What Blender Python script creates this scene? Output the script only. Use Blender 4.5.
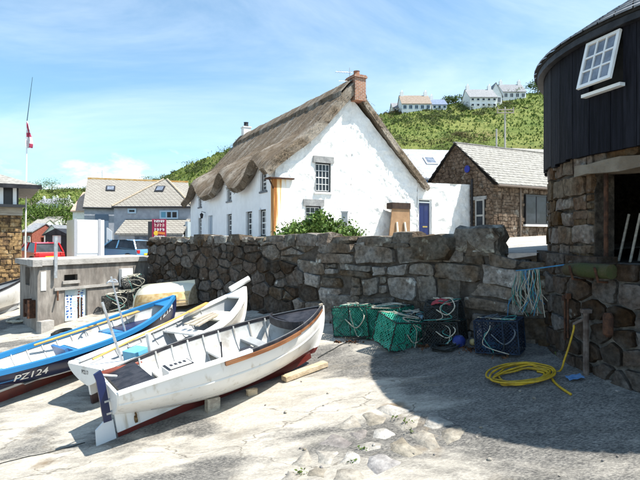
import bpy, bmesh, math, random
import numpy as np
from mathutils import Vector, Matrix, noise, Euler

random.seed(7); RNG = np.random.default_rng(7)
R = math.radians
for o in list(bpy.data.objects): bpy.data.objects.remove(o)
SC = bpy.context.scene
COL = SC.collection
EYE = 3.7; F = 500.0; HZ = 238.0        # eye height, focal length and horizon in photo pixels (640 x 480)

# ------------------------------------------------------------------ camera
cam = bpy.data.cameras.new('camera'); co = bpy.data.objects.new('camera', cam); COL.objects.link(co)
co.location = (0, 0, EYE); co.rotation_euler = (R(90), 0, 0)
cam.sensor_width = 36; cam.lens = F/640*36; cam.shift_y = -2/640
cam.clip_start = .1; cam.clip_end = 3000
SC.camera = co

# ------------------------------------------------------------------ sky and sun
SUN_EL, SUN_AZ = 61.0, -11.0              # azimuth measured from +X towards +Y
w = bpy.data.worlds.new('World'); SC.world = w; w.use_nodes = True
nt = w.node_tree; N = nt.nodes; LK = nt.links; N.clear()
out = N.new('ShaderNodeOutputWorld'); bg = N.new('ShaderNodeBackground')
sky = N.new('ShaderNodeTexSky'); sky.sky_type = 'NISHITA'; sky.sun_disc = False
sky.sun_elevation = R(SUN_EL); sky.sun_rotation = R(90-SUN_AZ)
sky.air_density = 1.0; sky.dust_density = .9; sky.ozone_density = .7; sky.altitude = 0
tc = N.new('ShaderNodeTexCoord')
def wn(scale, det, stretch, dist=0.0):
    mp = N.new('ShaderNodeMapping'); mp.inputs['Scale'].default_value = stretch
    n = N.new('ShaderNodeTexNoise'); n.inputs['Scale'].default_value = scale; n.inputs['Detail'].default_value = det
    n.inputs['Roughness'].default_value = .62; n.inputs['Distortion'].default_value = dist
    LK.new(tc.outputs['Generated'], mp.inputs['Vector']); LK.new(mp.outputs[0], n.inputs['Vector'])
    return n
def ramp(src, a, b, tree=None):
    mr = (tree or nt).nodes.new('ShaderNodeMapRange'); mr.interpolation_type = 'SMOOTHSTEP'
    mr.inputs[1].default_value = a; mr.inputs[2].default_value = b
    (tree or nt).links.new(src, mr.inputs[0]); return mr.outputs[0]
c1 = ramp(wn(1.15, 7, (1.0, 1.0, 2.6), .7).outputs[0], .38, .85)       # thin high cirrus
c2 = ramp(wn(4.2, 8, (1, 1, 2.0), .3).outputs[0], .42, .60)             # low puffs near the horizon
sx = N.new('ShaderNodeSeparateXYZ'); LK.new(tc.outputs['Generated'], sx.inputs[0])
low = ramp(sx.outputs[2], .24, .08)
def mth(op, a, b):
    m = N.new('ShaderNodeMath'); m.operation = op
    for i, v in enumerate((a, b)):
        if isinstance(v, (int, float)): m.inputs[i].default_value = v
        else: LK.new(v, m.inputs[i])
    return m.outputs[0]
cl = mth('MAXIMUM', mth('MULTIPLY', c1, .34), mth('MULTIPLY', mth('MULTIPLY', c2, low), .9))
mx = N.new('ShaderNodeMix'); mx.data_type = 'RGBA'
tn = N.new('ShaderNodeMix'); tn.data_type = 'RGBA'; tn.blend_type = 'MULTIPLY'; tn.inputs[0].default_value = 1; tn.inputs[7].default_value = (.84, 1.07, 1.08, 1); LK.new(sky.outputs[0], tn.inputs[6])
LK.new(cl, mx.inputs[0]); LK.new(tn.outputs[2], mx.inputs[6]); mx.inputs[7].default_value = (8.2, 8.6, 8.9, 1)
LK.new(mx.outputs[2], bg.inputs[0]); bg.inputs[1].default_value = .108; LK.new(bg.outputs[0], out.inputs[0])
sl = bpy.data.lights.new('sun', 'SUN'); sl.energy = 5.0; sl.angle = R(.5); sl.color = (1.0, .955, .88)
so = bpy.data.objects.new('sun', sl); COL.objects.link(so)
sv = Vector((math.cos(R(SUN_AZ))*math.cos(R(SUN_EL)), math.sin(R(SUN_AZ))*math.cos(R(SUN_EL)), math.sin(R(SUN_EL))))
so.rotation_euler = sv.to_track_quat('Z', 'Y').to_euler(); so.location = (10, 0, 20)
vs = SC.view_settings; vs.view_transform = 'Standard'; vs.look = 'None'; vs.exposure = 1.0; vs.gamma = 1; vs.use_curve_mapping = False
SC.render.engine = 'CYCLES'; SC.render.resolution_x = 1024; SC.render.resolution_y = 768

# ------------------------------------------------------------------ pixel -> place
def W(px, py, Y): return Vector(((px-320)/F*Y, Y, EYE+(HZ-py)/F*Y))
def lerp_tab(tab, v):
    xs = [a for a, _ in tab]; ys = [b for _, b in tab]
    return float(np.interp(v, xs, ys))
def slip(x, y):
    z = .12*x+.12*y
    if x > 2: z += .03*(x-2)
    if y < 5: z += .02*(5-y)
    return z
def slip_fine(x, y):
    z = slip(x, y)
    if (x-4.45)*.656+(y-9.16)*.755 > .25 and x > -6.6: return z-1.5
    z += .05*noise.noise((x*.45, y*.45, 1.3)) + .022*noise.noise((x*1.6, y*1.6, 4.1)) + .011*noise.noise((x*5, y*5, 9.1))
    r = noise.noise((x*.8+y*.35, y*.22, 7.7))
    z += .03*max(0, abs(r)-.25)
    return z
def G(px, py, extra=0):
    u, s = (px-320)/F, (HZ-py)/F
    y = 3.0
    while y < 40 and EYE+s*y > slip(u*y, y)+extra: y += .01
    return Vector((u*y, y, EYE+s*y))
TT = [(-200, -1.9), (-40, -1.9), (-20, -1.72), (-14, -1.62), (-8, -1.25), (-3, -.62), (4, -.3), (8, -.05), (14, .2), (40, .8), (200, 2)]
CREST = [(-2.2, .08), (-.9, .09), (-.58, .094), (-.45, .100), (-.36, .110), (-.32, .116), (-.26, .146), (-.17, .182), (0, .222), (.13, .249), (.3, .272), (.45, .296), (.6, .30), (1.6, .30)]
YC = [(-2.2, 330), (-.7, 300), (-.35, 250), (-.15, 150), (.13, 112), (.45, 125), (1.6, 130)]
Y0 = [(-2.2, 110), (-.7, 100), (-.35, 85), (-.15, 60), (.13, 48), (.45, 46), (1.6, 46)]
def terr(x, y):
    base = EYE+lerp_tab(TT, x if y < 40 else x*40/y)
    u = x/max(y, 1)
    yc, y0, e = lerp_tab(YC, u), lerp_tab(Y0, u), lerp_tab(CREST, u)
    if y > y0:
        zc = e*yc+EYE-base
        t = min(1, (y-y0)/(yc-y0)); t2 = t*.85+.15*t*t*(3-2*t)
        base += zc*t2
        base += (noise.noise((x*.03, y*.03, 0))*2.0+noise.noise((x*.11, y*.11, 3))*.9)*min(1, t*4)*(1 if t < .9 else (1-t)*8+.2)
        if y > yc: base += (y-yc)*-.02
    return base

# ------------------------------------------------------------------ materials
MATS = {}
def lin(c): return tuple(c)+((1,) if len(c) == 3 else ())
def mat(name, c1, c2=None, scale=4, rough=.8, bump=0.0, bscale=None, stretch=(1, 1, 1), metal=0, spec=.3, rnd=.0, lo=.35, hi=.65,
        c3=None, s3=1.0, t3=(.6, .7), det=6, coord='Object', extra=None, grain=0, gamt=(.5, 1.45)):
    if name in MATS: return MATS[name]
    m = bpy.data.materials.new(name); m.use_nodes = True; MATS[name] = m
    t = m.node_tree; n = t.nodes; l = t.links; b = n['Principled BSDF']
    b.inputs['Roughness'].default_value = rough; b.inputs['Metallic'].default_value = metal; b.inputs['Specular IOR Level'].default_value = spec
    tcn = n.new('ShaderNodeTexCoord'); mp = n.new('ShaderNodeMapping'); mp.inputs['Scale'].default_value = stretch
    oi = n.new('ShaderNodeObjectInfo')
    l.new(tcn.outputs[coord], mp.inputs['Vector'])
    if coord == 'Object':
        ad = n.new('ShaderNodeVectorMath'); ad.operation = 'ADD'; sc_ = n.new('ShaderNodeVectorMath'); sc_.operation = 'SCALE'
        cb = n.new('ShaderNodeCombineXYZ'); 
        for i in range(3): l.new(oi.outputs['Random'], cb.inputs[i])
        l.new(cb.outputs[0], sc_.inputs[0]); sc_.inputs['Scale'].default_value = 37.0
        l.new(mp.outputs[0], ad.inputs[0]); l.new(sc_.outputs[0], ad.inputs[1]); vec = ad.outputs[0]
    else: vec = mp.outputs[0]
    def nz(s, d=det):
        q = n.new('ShaderNodeTexNoise'); q.inputs['Scale'].default_value = s; q.inputs['Detail'].default_value = d; q.inputs['Roughness'].default_value = .6
        l.new(vec, q.inputs['Vector']); return q.outputs[0]
    col = None
    if c2 is not None:
        x = n.new('ShaderNodeMix'); x.data_type = 'RGBA'; l.new(ramp(nz(scale), lo, hi, t), x.inputs[0])
        x.inputs[6].default_value = lin(c1); x.inputs[7].default_value = lin(c2); col = x.outputs[2]
        if c3 is not None:
            y = n.new('ShaderNodeMix'); y.data_type = 'RGBA'; l.new(ramp(nz(s3), t3[0], t3[1], t), y.inputs[0])
            l.new(col, y.inputs[6]); y.inputs[7].default_value = lin(c3); col = y.outputs[2]
    if extra: col = extra(t, vec, col, nz, b)
    if grain and col is not None:
        g1 = n.new('ShaderNodeMapRange'); l.new(nz(grain, 9), g1.inputs[0]); g1.inputs[1].default_value = .32; g1.inputs[2].default_value = .68; g1.inputs[3].default_value = gamt[0]; g1.inputs[4].default_value = gamt[1]
        gv = n.new('ShaderNodeVectorMath'); gv.operation = 'SCALE'; l.new(col, gv.inputs[0]); l.new(g1.outputs[0], gv.inputs['Scale']); col = gv.outputs[0]
    if rnd and col is not None:
        h = n.new('ShaderNodeHueSaturation'); l.new(col, h.inputs['Color'])
        mr = n.new('ShaderNodeMapRange'); l.new(oi.outputs['Random'], mr.inputs[0]); mr.inputs[3].default_value = 1-rnd; mr.inputs[4].default_value = 1+rnd
        l.new(mr.outputs[0], h.inputs['Value'])
        mr2 = n.new('ShaderNodeMapRange'); l.new(oi.outputs['Random'], mr2.inputs[0]); mr2.inputs[3].default_value = 1.3; mr2.inputs[4].default_value = .6
        l.new(mr2.outputs[0], h.inputs['Saturation']); col = h.outputs[0]
    if col is not None: l.new(col, b.inputs['Base Color'])
    else: b.inputs['Base Color'].default_value = lin(c1)
    if bump:
        bp = n.new('ShaderNodeBump'); bp.inputs['Strength'].default_value = min(1, bump); bp.inputs['Distance'].default_value = .03*max(1, bump)
        l.new(nz(bscale or scale*3, 8), bp.inputs['Height']); l.new(bp.outputs[0], b.inputs['Normal'])
    return m

def paint(name, c, rough=.35, dirt=None, spec=.5, scale=2.0, amount=(.5, .8), bump=.08):
    d = dirt or tuple(v*.72+.02 for v in c)
    return mat(name, c, d, scale, rough, bump, 14, lo=amount[0], hi=amount[1], spec=spec)

# ------------------------------------------------------------------ mesh helpers
class MB:
    def __init__(s): s.v = []; s.f = []; s.m = []
    def add(s, verts, faces, mi=0):
        k = len(s.v); s.v += [tuple(p) for p in verts]; s.f += [tuple(i+k for i in f) for f in faces]; s.m += [mi]*len(faces); return s
    def box(s, c, size, rot=None, mi=0, taper=1.0):
        a, b, h = (q/2 for q in size); P = []
        for z, t in ((-h, 1), (h, taper)):
            for x, y in ((-a, -b), (a, -b), (a, b), (-a, b)): P.append(Vector((x*t, y*t, z)))
        if rot is not None: P = [rot @ p for p in P]
        c = Vector(c)
        return s.add([p+c for p in P], [(3, 2, 1, 0), (4, 5, 6, 7), (0, 1, 5, 4), (1, 2, 6, 5), (2, 3, 7, 6), (3, 0, 4, 7)], mi)
    def lo(s, x0, x1, y0, y1, z0, z1, mi=0): return s.box(((x0+x1)/2, (y0+y1)/2, (z0+z1)/2), (abs(x1-x0), abs(y1-y0), abs(z1-z0)), None, mi)
    def tube(s, path, r, n=8, mi=0, cap=True, closed=False):
        path = [Vector(p) for p in path]; m = len(path); k = len(s.v)
        rr = r if isinstance(r, (list, tuple)) else [r]*m
        up = Vector((0, 0, 1)); prev = None
        for i, p in enumerate(path):
            d = (path[(i+1) % m] if (closed or i < m-1) else p)-(path[i-1] if (closed or i > 0) else p)
            if d.length < 1e-9: d = Vector((0, 0, 1))
            d.normalize()
            if prev is None:
                a = d.cross(up); a = a if a.length > .1 else d.cross(Vector((1, 0, 0)))
            else: a = prev-d*prev.dot(d)
            a.normalize(); prev = a; b = d.cross(a)
            for j in range(n):
                q = 2*math.pi*j/n; s.v.append(tuple(p+(a*math.cos(q)+b*math.sin(q))*rr[i]))
        for i in range(m if closed else m-1):
            i2 = (i+1) % m
            for j in range(n):
                s.f.append((k+i*n+j, k+i*n+(j+1) % n, k+i2*n+(j+1) % n, k+i2*n+j)); s.m.append(mi)
        if cap and not closed:
            s.f.append(tuple(k+j for j in reversed(range(n)))); s.f.append(tuple(k+(m-1)*n+j for j in range(n))); s.m += [mi, mi]
        return s
    def lathe(s, c, prof, n=16, mi=0, axis='Z'):
        k = len(s.v); c = Vector(c)
        for r, z in prof:
            for j in range(n):
                q = 2*math.pi*j/n; p = Vector((r*math.cos(q), r*math.sin(q), z))
                if axis == 'X': p = Vector((p.z, p.x, p.y))
                if axis == 'Y': p = Vector((p.x, p.z, p.y))
                s.v.append(tuple(c+p))
        for i in range(len(prof)-1):
            for j in range(n): s.f.append((k+i*n+j, k+i*n+(j+1) % n, k+(i+1)*n+(j+1) % n, k+(i+1)*n+j)); s.m.append(mi)
        s.f.append(tuple(k+j for j in reversed(range(n)))); s.f.append(tuple(k+(len(prof)-1)*n+j for j in range(n))); s.m += [mi, mi]
        return s
    def prism(s, poly, y0, y1, mi=0, f=lambda a, b, c: (a, c, b)):    # poly in (x,z) extruded in y
        n = len(poly); v = [f(a, b, y0) for a, b in poly]+[f(a, b, y1) for a, b in poly]
        return s.add(v, [tuple(range(n)), tuple(reversed(range(n, 2*n)))]+[((i+1) % n, i, i+n, (i+1) % n+n) for i in range(n)], mi)
    def grid(s, P, mi=0):            # P[i][j] points
        k = len(s.v); a, b = len(P), len(P[0])
        for r in P: s.v += [tuple(p) for p in r]
        for i in range(a-1):
            for j in range(b-1): s.f.append((k+i*b+j, k+i*b+j+1, k+(i+1)*b+j+1, k+(i+1)*b+j)); s.m.append(mi)
        return s
    def mesh(s, name, mats, smooth=False, fix=True):
        me = bpy.data.meshes.new(name); me.from_pydata(s.v, [], s.f)
        for m_ in (mats if isinstance(mats, (list, tuple)) else [mats]): me.materials.append(m_)
        me.polygons.foreach_set('material_index', s.m)
        if fix:
            bm = bmesh.new(); bm.from_mesh(me); bmesh.ops.recalc_face_normals(bm, faces=bm.faces); bm.to_mesh(me); bm.free()
        if smooth: me.polygons.foreach_set('use_smooth', [True]*len(me.polygons))
        if smooth == 'auto':
            try: me.set_sharp_from_angle(angle=R(38))
            except Exception: pass
        me.update(); return me
def tag(o, label=None, cat=None, group=None, kind=None):
    for k, v in (('label', label), ('category', cat), ('group', group), ('kind', kind)):
        if v: o[k] = v
    return o
INV = {}
def thing(name, label, cat, loc=(0, 0, 0), rot=(0, 0, 0), group=None):
    o = bpy.data.objects.new(name, None); COL.objects.link(o); o.empty_display_size = .2
    o.location = loc; o.rotation_euler = rot if isinstance(rot, (tuple, list)) else (0, 0, rot)
    tag(o, label, cat, group)
    INV[o.name] = (Matrix.Translation(Vector(loc)) @ o.rotation_euler.to_matrix().to_4x4()).inverted()
    return o
def root_of(o):
    while o.parent: o = o.parent
    return o
def obj(name, mb, m, parent=None, smooth=False, world=False, fix=True):
    if world and parent is not None and root_of(parent).name in INV:
        M = INV[root_of(parent).name]; mb.v = [tuple(M @ Vector(p)) for p in mb.v]
    me = mb if isinstance(mb, bpy.types.Mesh) else mb.mesh(name, m, smooth, fix)
    o = bpy.data.objects.new(name, me); COL.objects.link(o)
    if parent is not None: o.parent = parent
    return o
def solo(name, mb, m, label, cat, smooth=False, group=None): return tag(obj(name, mb, m, None, smooth), label, cat, group)
def copy_tree(o, parent=None):
    c = o.copy(); COL.objects.link(c); c.parent = parent
    for ch in o.children: copy_tree(ch, c)
    return c
def text_mb(txt, size, fn, mi=0):
    cu = bpy.data.curves.new('txt', 'FONT'); cu.body = txt; cu.size = size; cu.align_x = 'CENTER'; cu.align_y = 'CENTER'; cu.resolution_u = 3; cu.offset = size*.012
    t = bpy.data.objects.new('txt', cu); COL.objects.link(t); bpy.context.view_layer.update()
    me = t.evaluated_get(bpy.context.evaluated_depsgraph_get()).to_mesh()
    v = [fn(p.co.x, p.co.y) for p in me.vertices]; f = [tuple(p.vertices) for p in me.polygons]
    bpy.data.objects.remove(t); return MB().add(v, f, mi)
def quads(name, V, m, parent=None, fix=False):          # V: (n,4,3) array
    n = len(V); me = bpy.data.meshes.new(name)
    me.vertices.add(n*4); me.vertices.foreach_set('co', np.asarray(V, dtype=np.float32).ravel())
    me.loops.add(n*4); me.loops.foreach_set('vertex_index', np.arange(n*4, dtype=np.int32))
    me.polygons.add(n); me.polygons.foreach_set('loop_start', np.arange(0, n*4, 4, dtype=np.int32))
    try: me.polygons.foreach_set('loop_total', np.full(n, 4, dtype=np.int32))
    except Exception: pass
    me.materials.append(m); me.update(calc_edges=True); me.validate()
    o = bpy.data.objects.new(name, me); COL.objects.link(o)
    if parent is not None: o.parent = parent
    return o
def leaves(c, rad, n, size, flat=.0, shell=.5):          # leaf-sized diamonds through an ellipsoid
    d = RNG.normal(size=(n, 3)); d /= np.linalg.norm(d, axis=1)[:, None]
    r = (shell+(1-shell)*RNG.random(n))[:, None]
    lump = 1+.28*np.sin(d[:, :1]*5+c[0]*3)*np.sin(d[:, 1:2]*4+c[1]*2)+.18*np.sin(d[:, 2:]*7+c[0])
    P = np.array(c)+d*r*lump*np.array(rad)
    a = RNG.normal(size=(n, 3)); a /= np.linalg.norm(a, axis=1)[:, None]
    b = np.cross(a, d+RNG.normal(size=(n, 3))*.6); b /= np.linalg.norm(b, axis=1)[:, None]+1e-9
    s = size*(.6+.8*RNG.random(n))[:, None]
    return np.stack([P-a*s, P+b*s*.5, P+a*s, P-b*s*.5], axis=1)

# ------------------------------------------------------------------ rubble stones
def cells(pts, poly, ax=1.0):
    pts = [(x/ax, z) for x, z in pts]; poly = [(x/ax, z) for x, z in poly]; res = []
    A = np.array(pts)
    for i, (px, pz) in enumerate(pts):
        d = np.hypot(A[:, 0]-px, A[:, 1]-pz); c = poly
        for j in np.argsort(d)[1:22]:
            qx, qz = pts[j]; nx, nz = qx-px, qz-pz; k = nx*(px+qx)/2+nz*(pz+qz)/2; o = []
            for a, b in zip(c, c[1:]+c[:1]):
                da, db = nx*a[0]+nz*a[1]-k, nx*b[0]+nz*b[1]-k
                if da <= 0: o.append(a)
                if da*db < 0: t = da/(da-db); o.append((a[0]+(b[0]-a[0])*t, a[1]+(b[1]-a[1])*t))
            c = o
            if len(c) < 3: break
        if len(c) >= 3: res.append([(x*ax, z) for x, z in c])
        else: res.append(None)
    return res
def stone_mb(mb, c, fmap, gap=.012, back=-.10, proud=.05, inset=.045, bulge=.025, chaikin=True, rng=random, tilt=.16, rough=.018):
    # drop near-duplicate corners, shrink, round, build a pillow-faced block
    p = [Vector(q) for q in c]; q = [p[0]]
    for a in p[1:]:
        if (a-q[-1]).length > .05: q.append(a)
    if len(q) > 2 and (q[0]-q[-1]).length < .05: q.pop()
    if len(q) < 3: return False
    cen = sum(q, Vector((0, 0)))/len(q)
    rad = sum((a-cen).length for a in q)/len(q)
    if rad < .05: return False
    if chaikin:
        k = []; mids = 0
        for a, b in zip(q, q[1:]+q[:1]):
            k.append(a); L_ = (b-a).length
            if L_ > .24 and mids < 3 and len(q)+mids < 8:
                d_ = Vector((b.y-a.y, a.x-b.x))/L_; k.append(a.lerp(b, .35+.3*rng.random())+d_*(rng.random()-.62)*.07); mids += 1
        q = k; k = []
        for i_, a in enumerate(q):
            p_, n_ = q[i_-1], q[(i_+1) % len(q)]; t = .05+.22*rng.random(); k += [a.lerp(p_, t), a.lerp(n_, .05+.22*rng.random())]
        q = k
    n = len(q); g = max(0, 1-gap/rad*1.2); h = max(.3, 1-inset/rad*1.2)
    pr = proud*(.35+1.1*rng.random()); tx, tz = (rng.random()-.5)*tilt, (rng.random()-.5)*tilt
    V = []
    for a in q: d = (a-cen)*g; V.append(fmap(cen.x+d.x, cen.y+d.y, back))
    for a in q:
        j = h*(.90+.16*rng.random()); d = (a-cen)*j; V.append(fmap(cen.x+d.x, cen.y+d.y, pr+d.x*tx+d.y*tz+(rng.random()-.5)*rough))
    V.append(fmap(cen.x, cen.y, pr+bulge))
    mb.add(V, [(i, (i+1) % n, n+(i+1) % n, n+i) for i in range(n)]+[(n+i, n+(i+1) % n, 2*n) for i in range(n)])
    return True
def scatter(x0, x1, z0, z1, wfun, hfun, jit=.5, rng=random):
    pts = []; z = z0; row = 0
    while z < z1:
        h = hfun(); x = x0-rng.random()*.4
        while x < x1:
            ww = wfun(x); pts.append((x+ww/2+(rng.random()-.5)*jit*ww, z+h/2+(rng.random()-.5)*jit*h)); x += ww
        z += h
    return pts

def coursed(x0, x1, z0, z1, wf, hf, jit=.12, rng=random, split=.22, und=0.0):
    out = []; z = z0
    def bend(x, z): return (x, z+und*(math.sin(x*1.15+z*1.7)*.6+noise.noise((x*.9, z*1.3, 2.0))) if und and z0+.05 < z < z1-.05 else z)
    while z < z1-.04:
        h = min(hf(), z1-z); h = z1-z if z1-z-h < .10 else h; x = x0
        while x < x1-.03:
            w_ = min(wf(x), x1-x); w_ = x1-x if x1-x-w_ < .10 else w_
            R_ = [(x, x+w_, z, z+h)]
            if rng.random() < split and w_ > .3 and h > .22:
                if rng.random() < .5: k = z+h*(.35+.3*rng.random()); R_ = [(x, x+w_, z, k), (x, x+w_, k, z+h)]
                else:
                    k = x+w_*(.55+.2*rng.random()); m_ = z+h*.5; R_ = [(x, k, z, z+h), (k, x+w_, z, m_), (k, x+w_, m_, z+h)]
            for a, b, c, d in R_:
                j = jit*min(b-a, d-c); q = [(p+(rng.random()-.5)*2*j, r+(rng.random()-.5)*2*j) for p, r in ((a, c), (b, c), (b, d), (a, d))]
                out.append([bend(min(max(p, x0), x1), min(max(r, z0), z1)) for p, r in q])
            x += w_
        z += h
    return out

# ------------------------------------------------------------------ materials used more than once
M_STONE = mat('granite_rubble', (.125, .092, .064), (.19, .175, .155), 1.3, .95, 2.0, 9, rnd=.5, c3=(.34, .33, .29), s3=3.1, t3=(.60, .68), det=9, spec=.12, grain=11)
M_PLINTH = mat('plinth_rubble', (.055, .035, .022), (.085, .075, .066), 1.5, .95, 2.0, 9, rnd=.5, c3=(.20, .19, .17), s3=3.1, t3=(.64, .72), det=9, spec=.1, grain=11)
M_COPE = mat('coping_granite', (.11, .078, .053), (.165, .15, .128), 1.4, .95, 2.0, 10, rnd=.4, c3=(.36, .34, .28), s3=2.6, t3=(.56, .66), det=9, spec=.12, grain=11)
M_STONE_DK = mat('dark_rubble', (.070, .047, .031), (.095, .083, .071), 1.4, .95, 2.0, 9, rnd=.5, c3=(.32, .31, .28), s3=2.4, t3=(.65, .70), det=9, spec=.12, grain=11)
M_STONE_BR = mat('brown_granite', (.10, .055, .028), (.15, .115, .08), 1.6, .95, 2.0, 10, rnd=.4, c3=(.20, .18, .155), s3=2.5, t3=(.60, .72), det=9, spec=.12, grain=11)
M_STONE_OC = mat('ochre_stone', (.09, .055, .03), (.30, .19, .085), 2.6, .92, .9, 9, lo=.40, hi=.58, c3=(.36, .27, .16), s3=3.6, t3=(.56, .66), grain=8)
M_MORTAR = mat('dark_mortar', (.05, .04, .032), (.10, .085, .07), 7, .95, .8, 24)
M_MORTAR_LT = mat('pale_mortar', (.06, .055, .05), (.16, .15, .135), 6, .95, .8, 24)
M_LIME = mat('limewash', (.74, .73, .70), (.82, .82, .80), 2.4, .85, 1.2, 6, c3=(.60, .58, .53), s3=1.7, t3=(.60, .80), grain=9, gamt=(.90, 1.05))
M_LIMEG = mat('limewash_side', (.78, .79, .80), (.84, .85, .86), 2, .85, .35, 9)
M_BLACKP = mat('black_paint', (.012, .012, .014), (.03, .03, .034), 5, .55, .2, 20)
M_GLASS = mat('window_glass', (.012, .016, .022), (.03, .037, .048), 2, .08, 0, spec=.35)
M_WHITEP = paint('white_paint', (.78, .78, .76), .4)
M_WHITEB = paint('white_boat_paint', (.74, .74, .72), .28, (.44, .41, .36), scale=2.6, amount=(.52, .80))
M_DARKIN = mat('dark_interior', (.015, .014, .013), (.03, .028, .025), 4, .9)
M_SLATE_LT = mat('pale_slate', (.20, .19, .172), (.31, .30, .272), 6, .8, .5, 18, c3=(.29, .25, .18), s3=1.2, t3=(.6, .8))
M_SLATE = mat('grey_slate', (.13, .14, .155), (.22, .23, .25), 5, .7, .4, 18, rnd=.2)
M_RENDER = mat('grey_render', (.30, .32, .36), (.38, .40, .44), 3, .9, .3, 20)
M_CONC = mat('weathered_concrete', (.17, .152, .135), (.27, .248, .222), 2.2, .92, .35, 12, stretch=(1, 1, .35), c3=(.12, .10, .085), s3=1.3, t3=(.54, .72), grain=7, gamt=(.7, 1.25))
M_CONC_SLAB = mat('concrete_slab', (.27, .255, .235), (.38, .36, .335), 3, .92, .4, 20)
M_RUST = mat('rust', (.035, .017, .011), (.095, .042, .022), 9, .9, .6, 30)
M_STEEL = mat('galvanised_steel', (.42, .43, .44), (.58, .59, .6), 10, .4, .1, metal=.6)
M_TIMBER = mat('bare_timber', (.36, .27, .17), (.52, .42, .29), 4, .85, .5, 12, stretch=(.4, 3, 3))
M_OLDWOOD = mat('weathered_wood', (.30, .26, .21), (.46, .41, .33), 5, .9, .6, 14, stretch=(.4, 4, 4))
M_BRICK = None
def brick_extra(c1, c2, mort, sc, bw=.5, rh=.25, ms=.02, off=.5):
    def f(t, vec, col, nz, b):
        q = t.nodes.new('ShaderNodeTexBrick'); q.offset = off; q.inputs['Scale'].default_value = sc
        q.inputs['Color1'].default_value = lin(c1); q.inputs['Color2'].default_value = lin(c2); q.inputs['Mortar'].default_value = lin(mort)
        q.inputs['Brick Width'].default_value = bw; q.inputs['Row Height'].default_value = rh; q.inputs['Mortar Size'].default_value = ms
        tcn = t.nodes.new('ShaderNodeTexCoord'); sp = t.nodes.new('ShaderNodeSeparateXYZ'); cb = t.nodes.new('ShaderNodeCombineXYZ')
        t.links.new(tcn.outputs['Object'], sp.inputs[0]); ad = t.nodes.new('ShaderNodeMath'); t.links.new(sp.outputs[0], ad.inputs[0]); t.links.new(sp.outputs[1], ad.inputs[1])
        t.links.new(ad.outputs[0], cb.inputs[0]); t.links.new(sp.outputs[2], cb.inputs[1]); t.links.new(cb.outputs[0], q.inputs['Vector'])
        return q.outputs[0]
    return f
M_BRICK = mat('chimney_brick', (.3, .12, .06), rough=.9, extra=brick_extra((.34, .15, .08), (.24, .10, .06), (.35, .30, .25), 1, .22, .075, .012), bump=.3, scale=8)
M_TILE = mat('pale_roof_tile', (.5, .47, .4), rough=.9, extra=brick_extra((.31, .295, .26), (.26, .245, .215), (.13, .115, .10), 1, .36, .155, .022, 0), bump=.3, scale=5)
M_LEAF = mat('leaf_green', (.05, .10, .015), (.12, .19, .03), 1.5, .7, 0, c3=(.02, .045, .01), s3=2.2, t3=(.55, .7))

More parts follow.
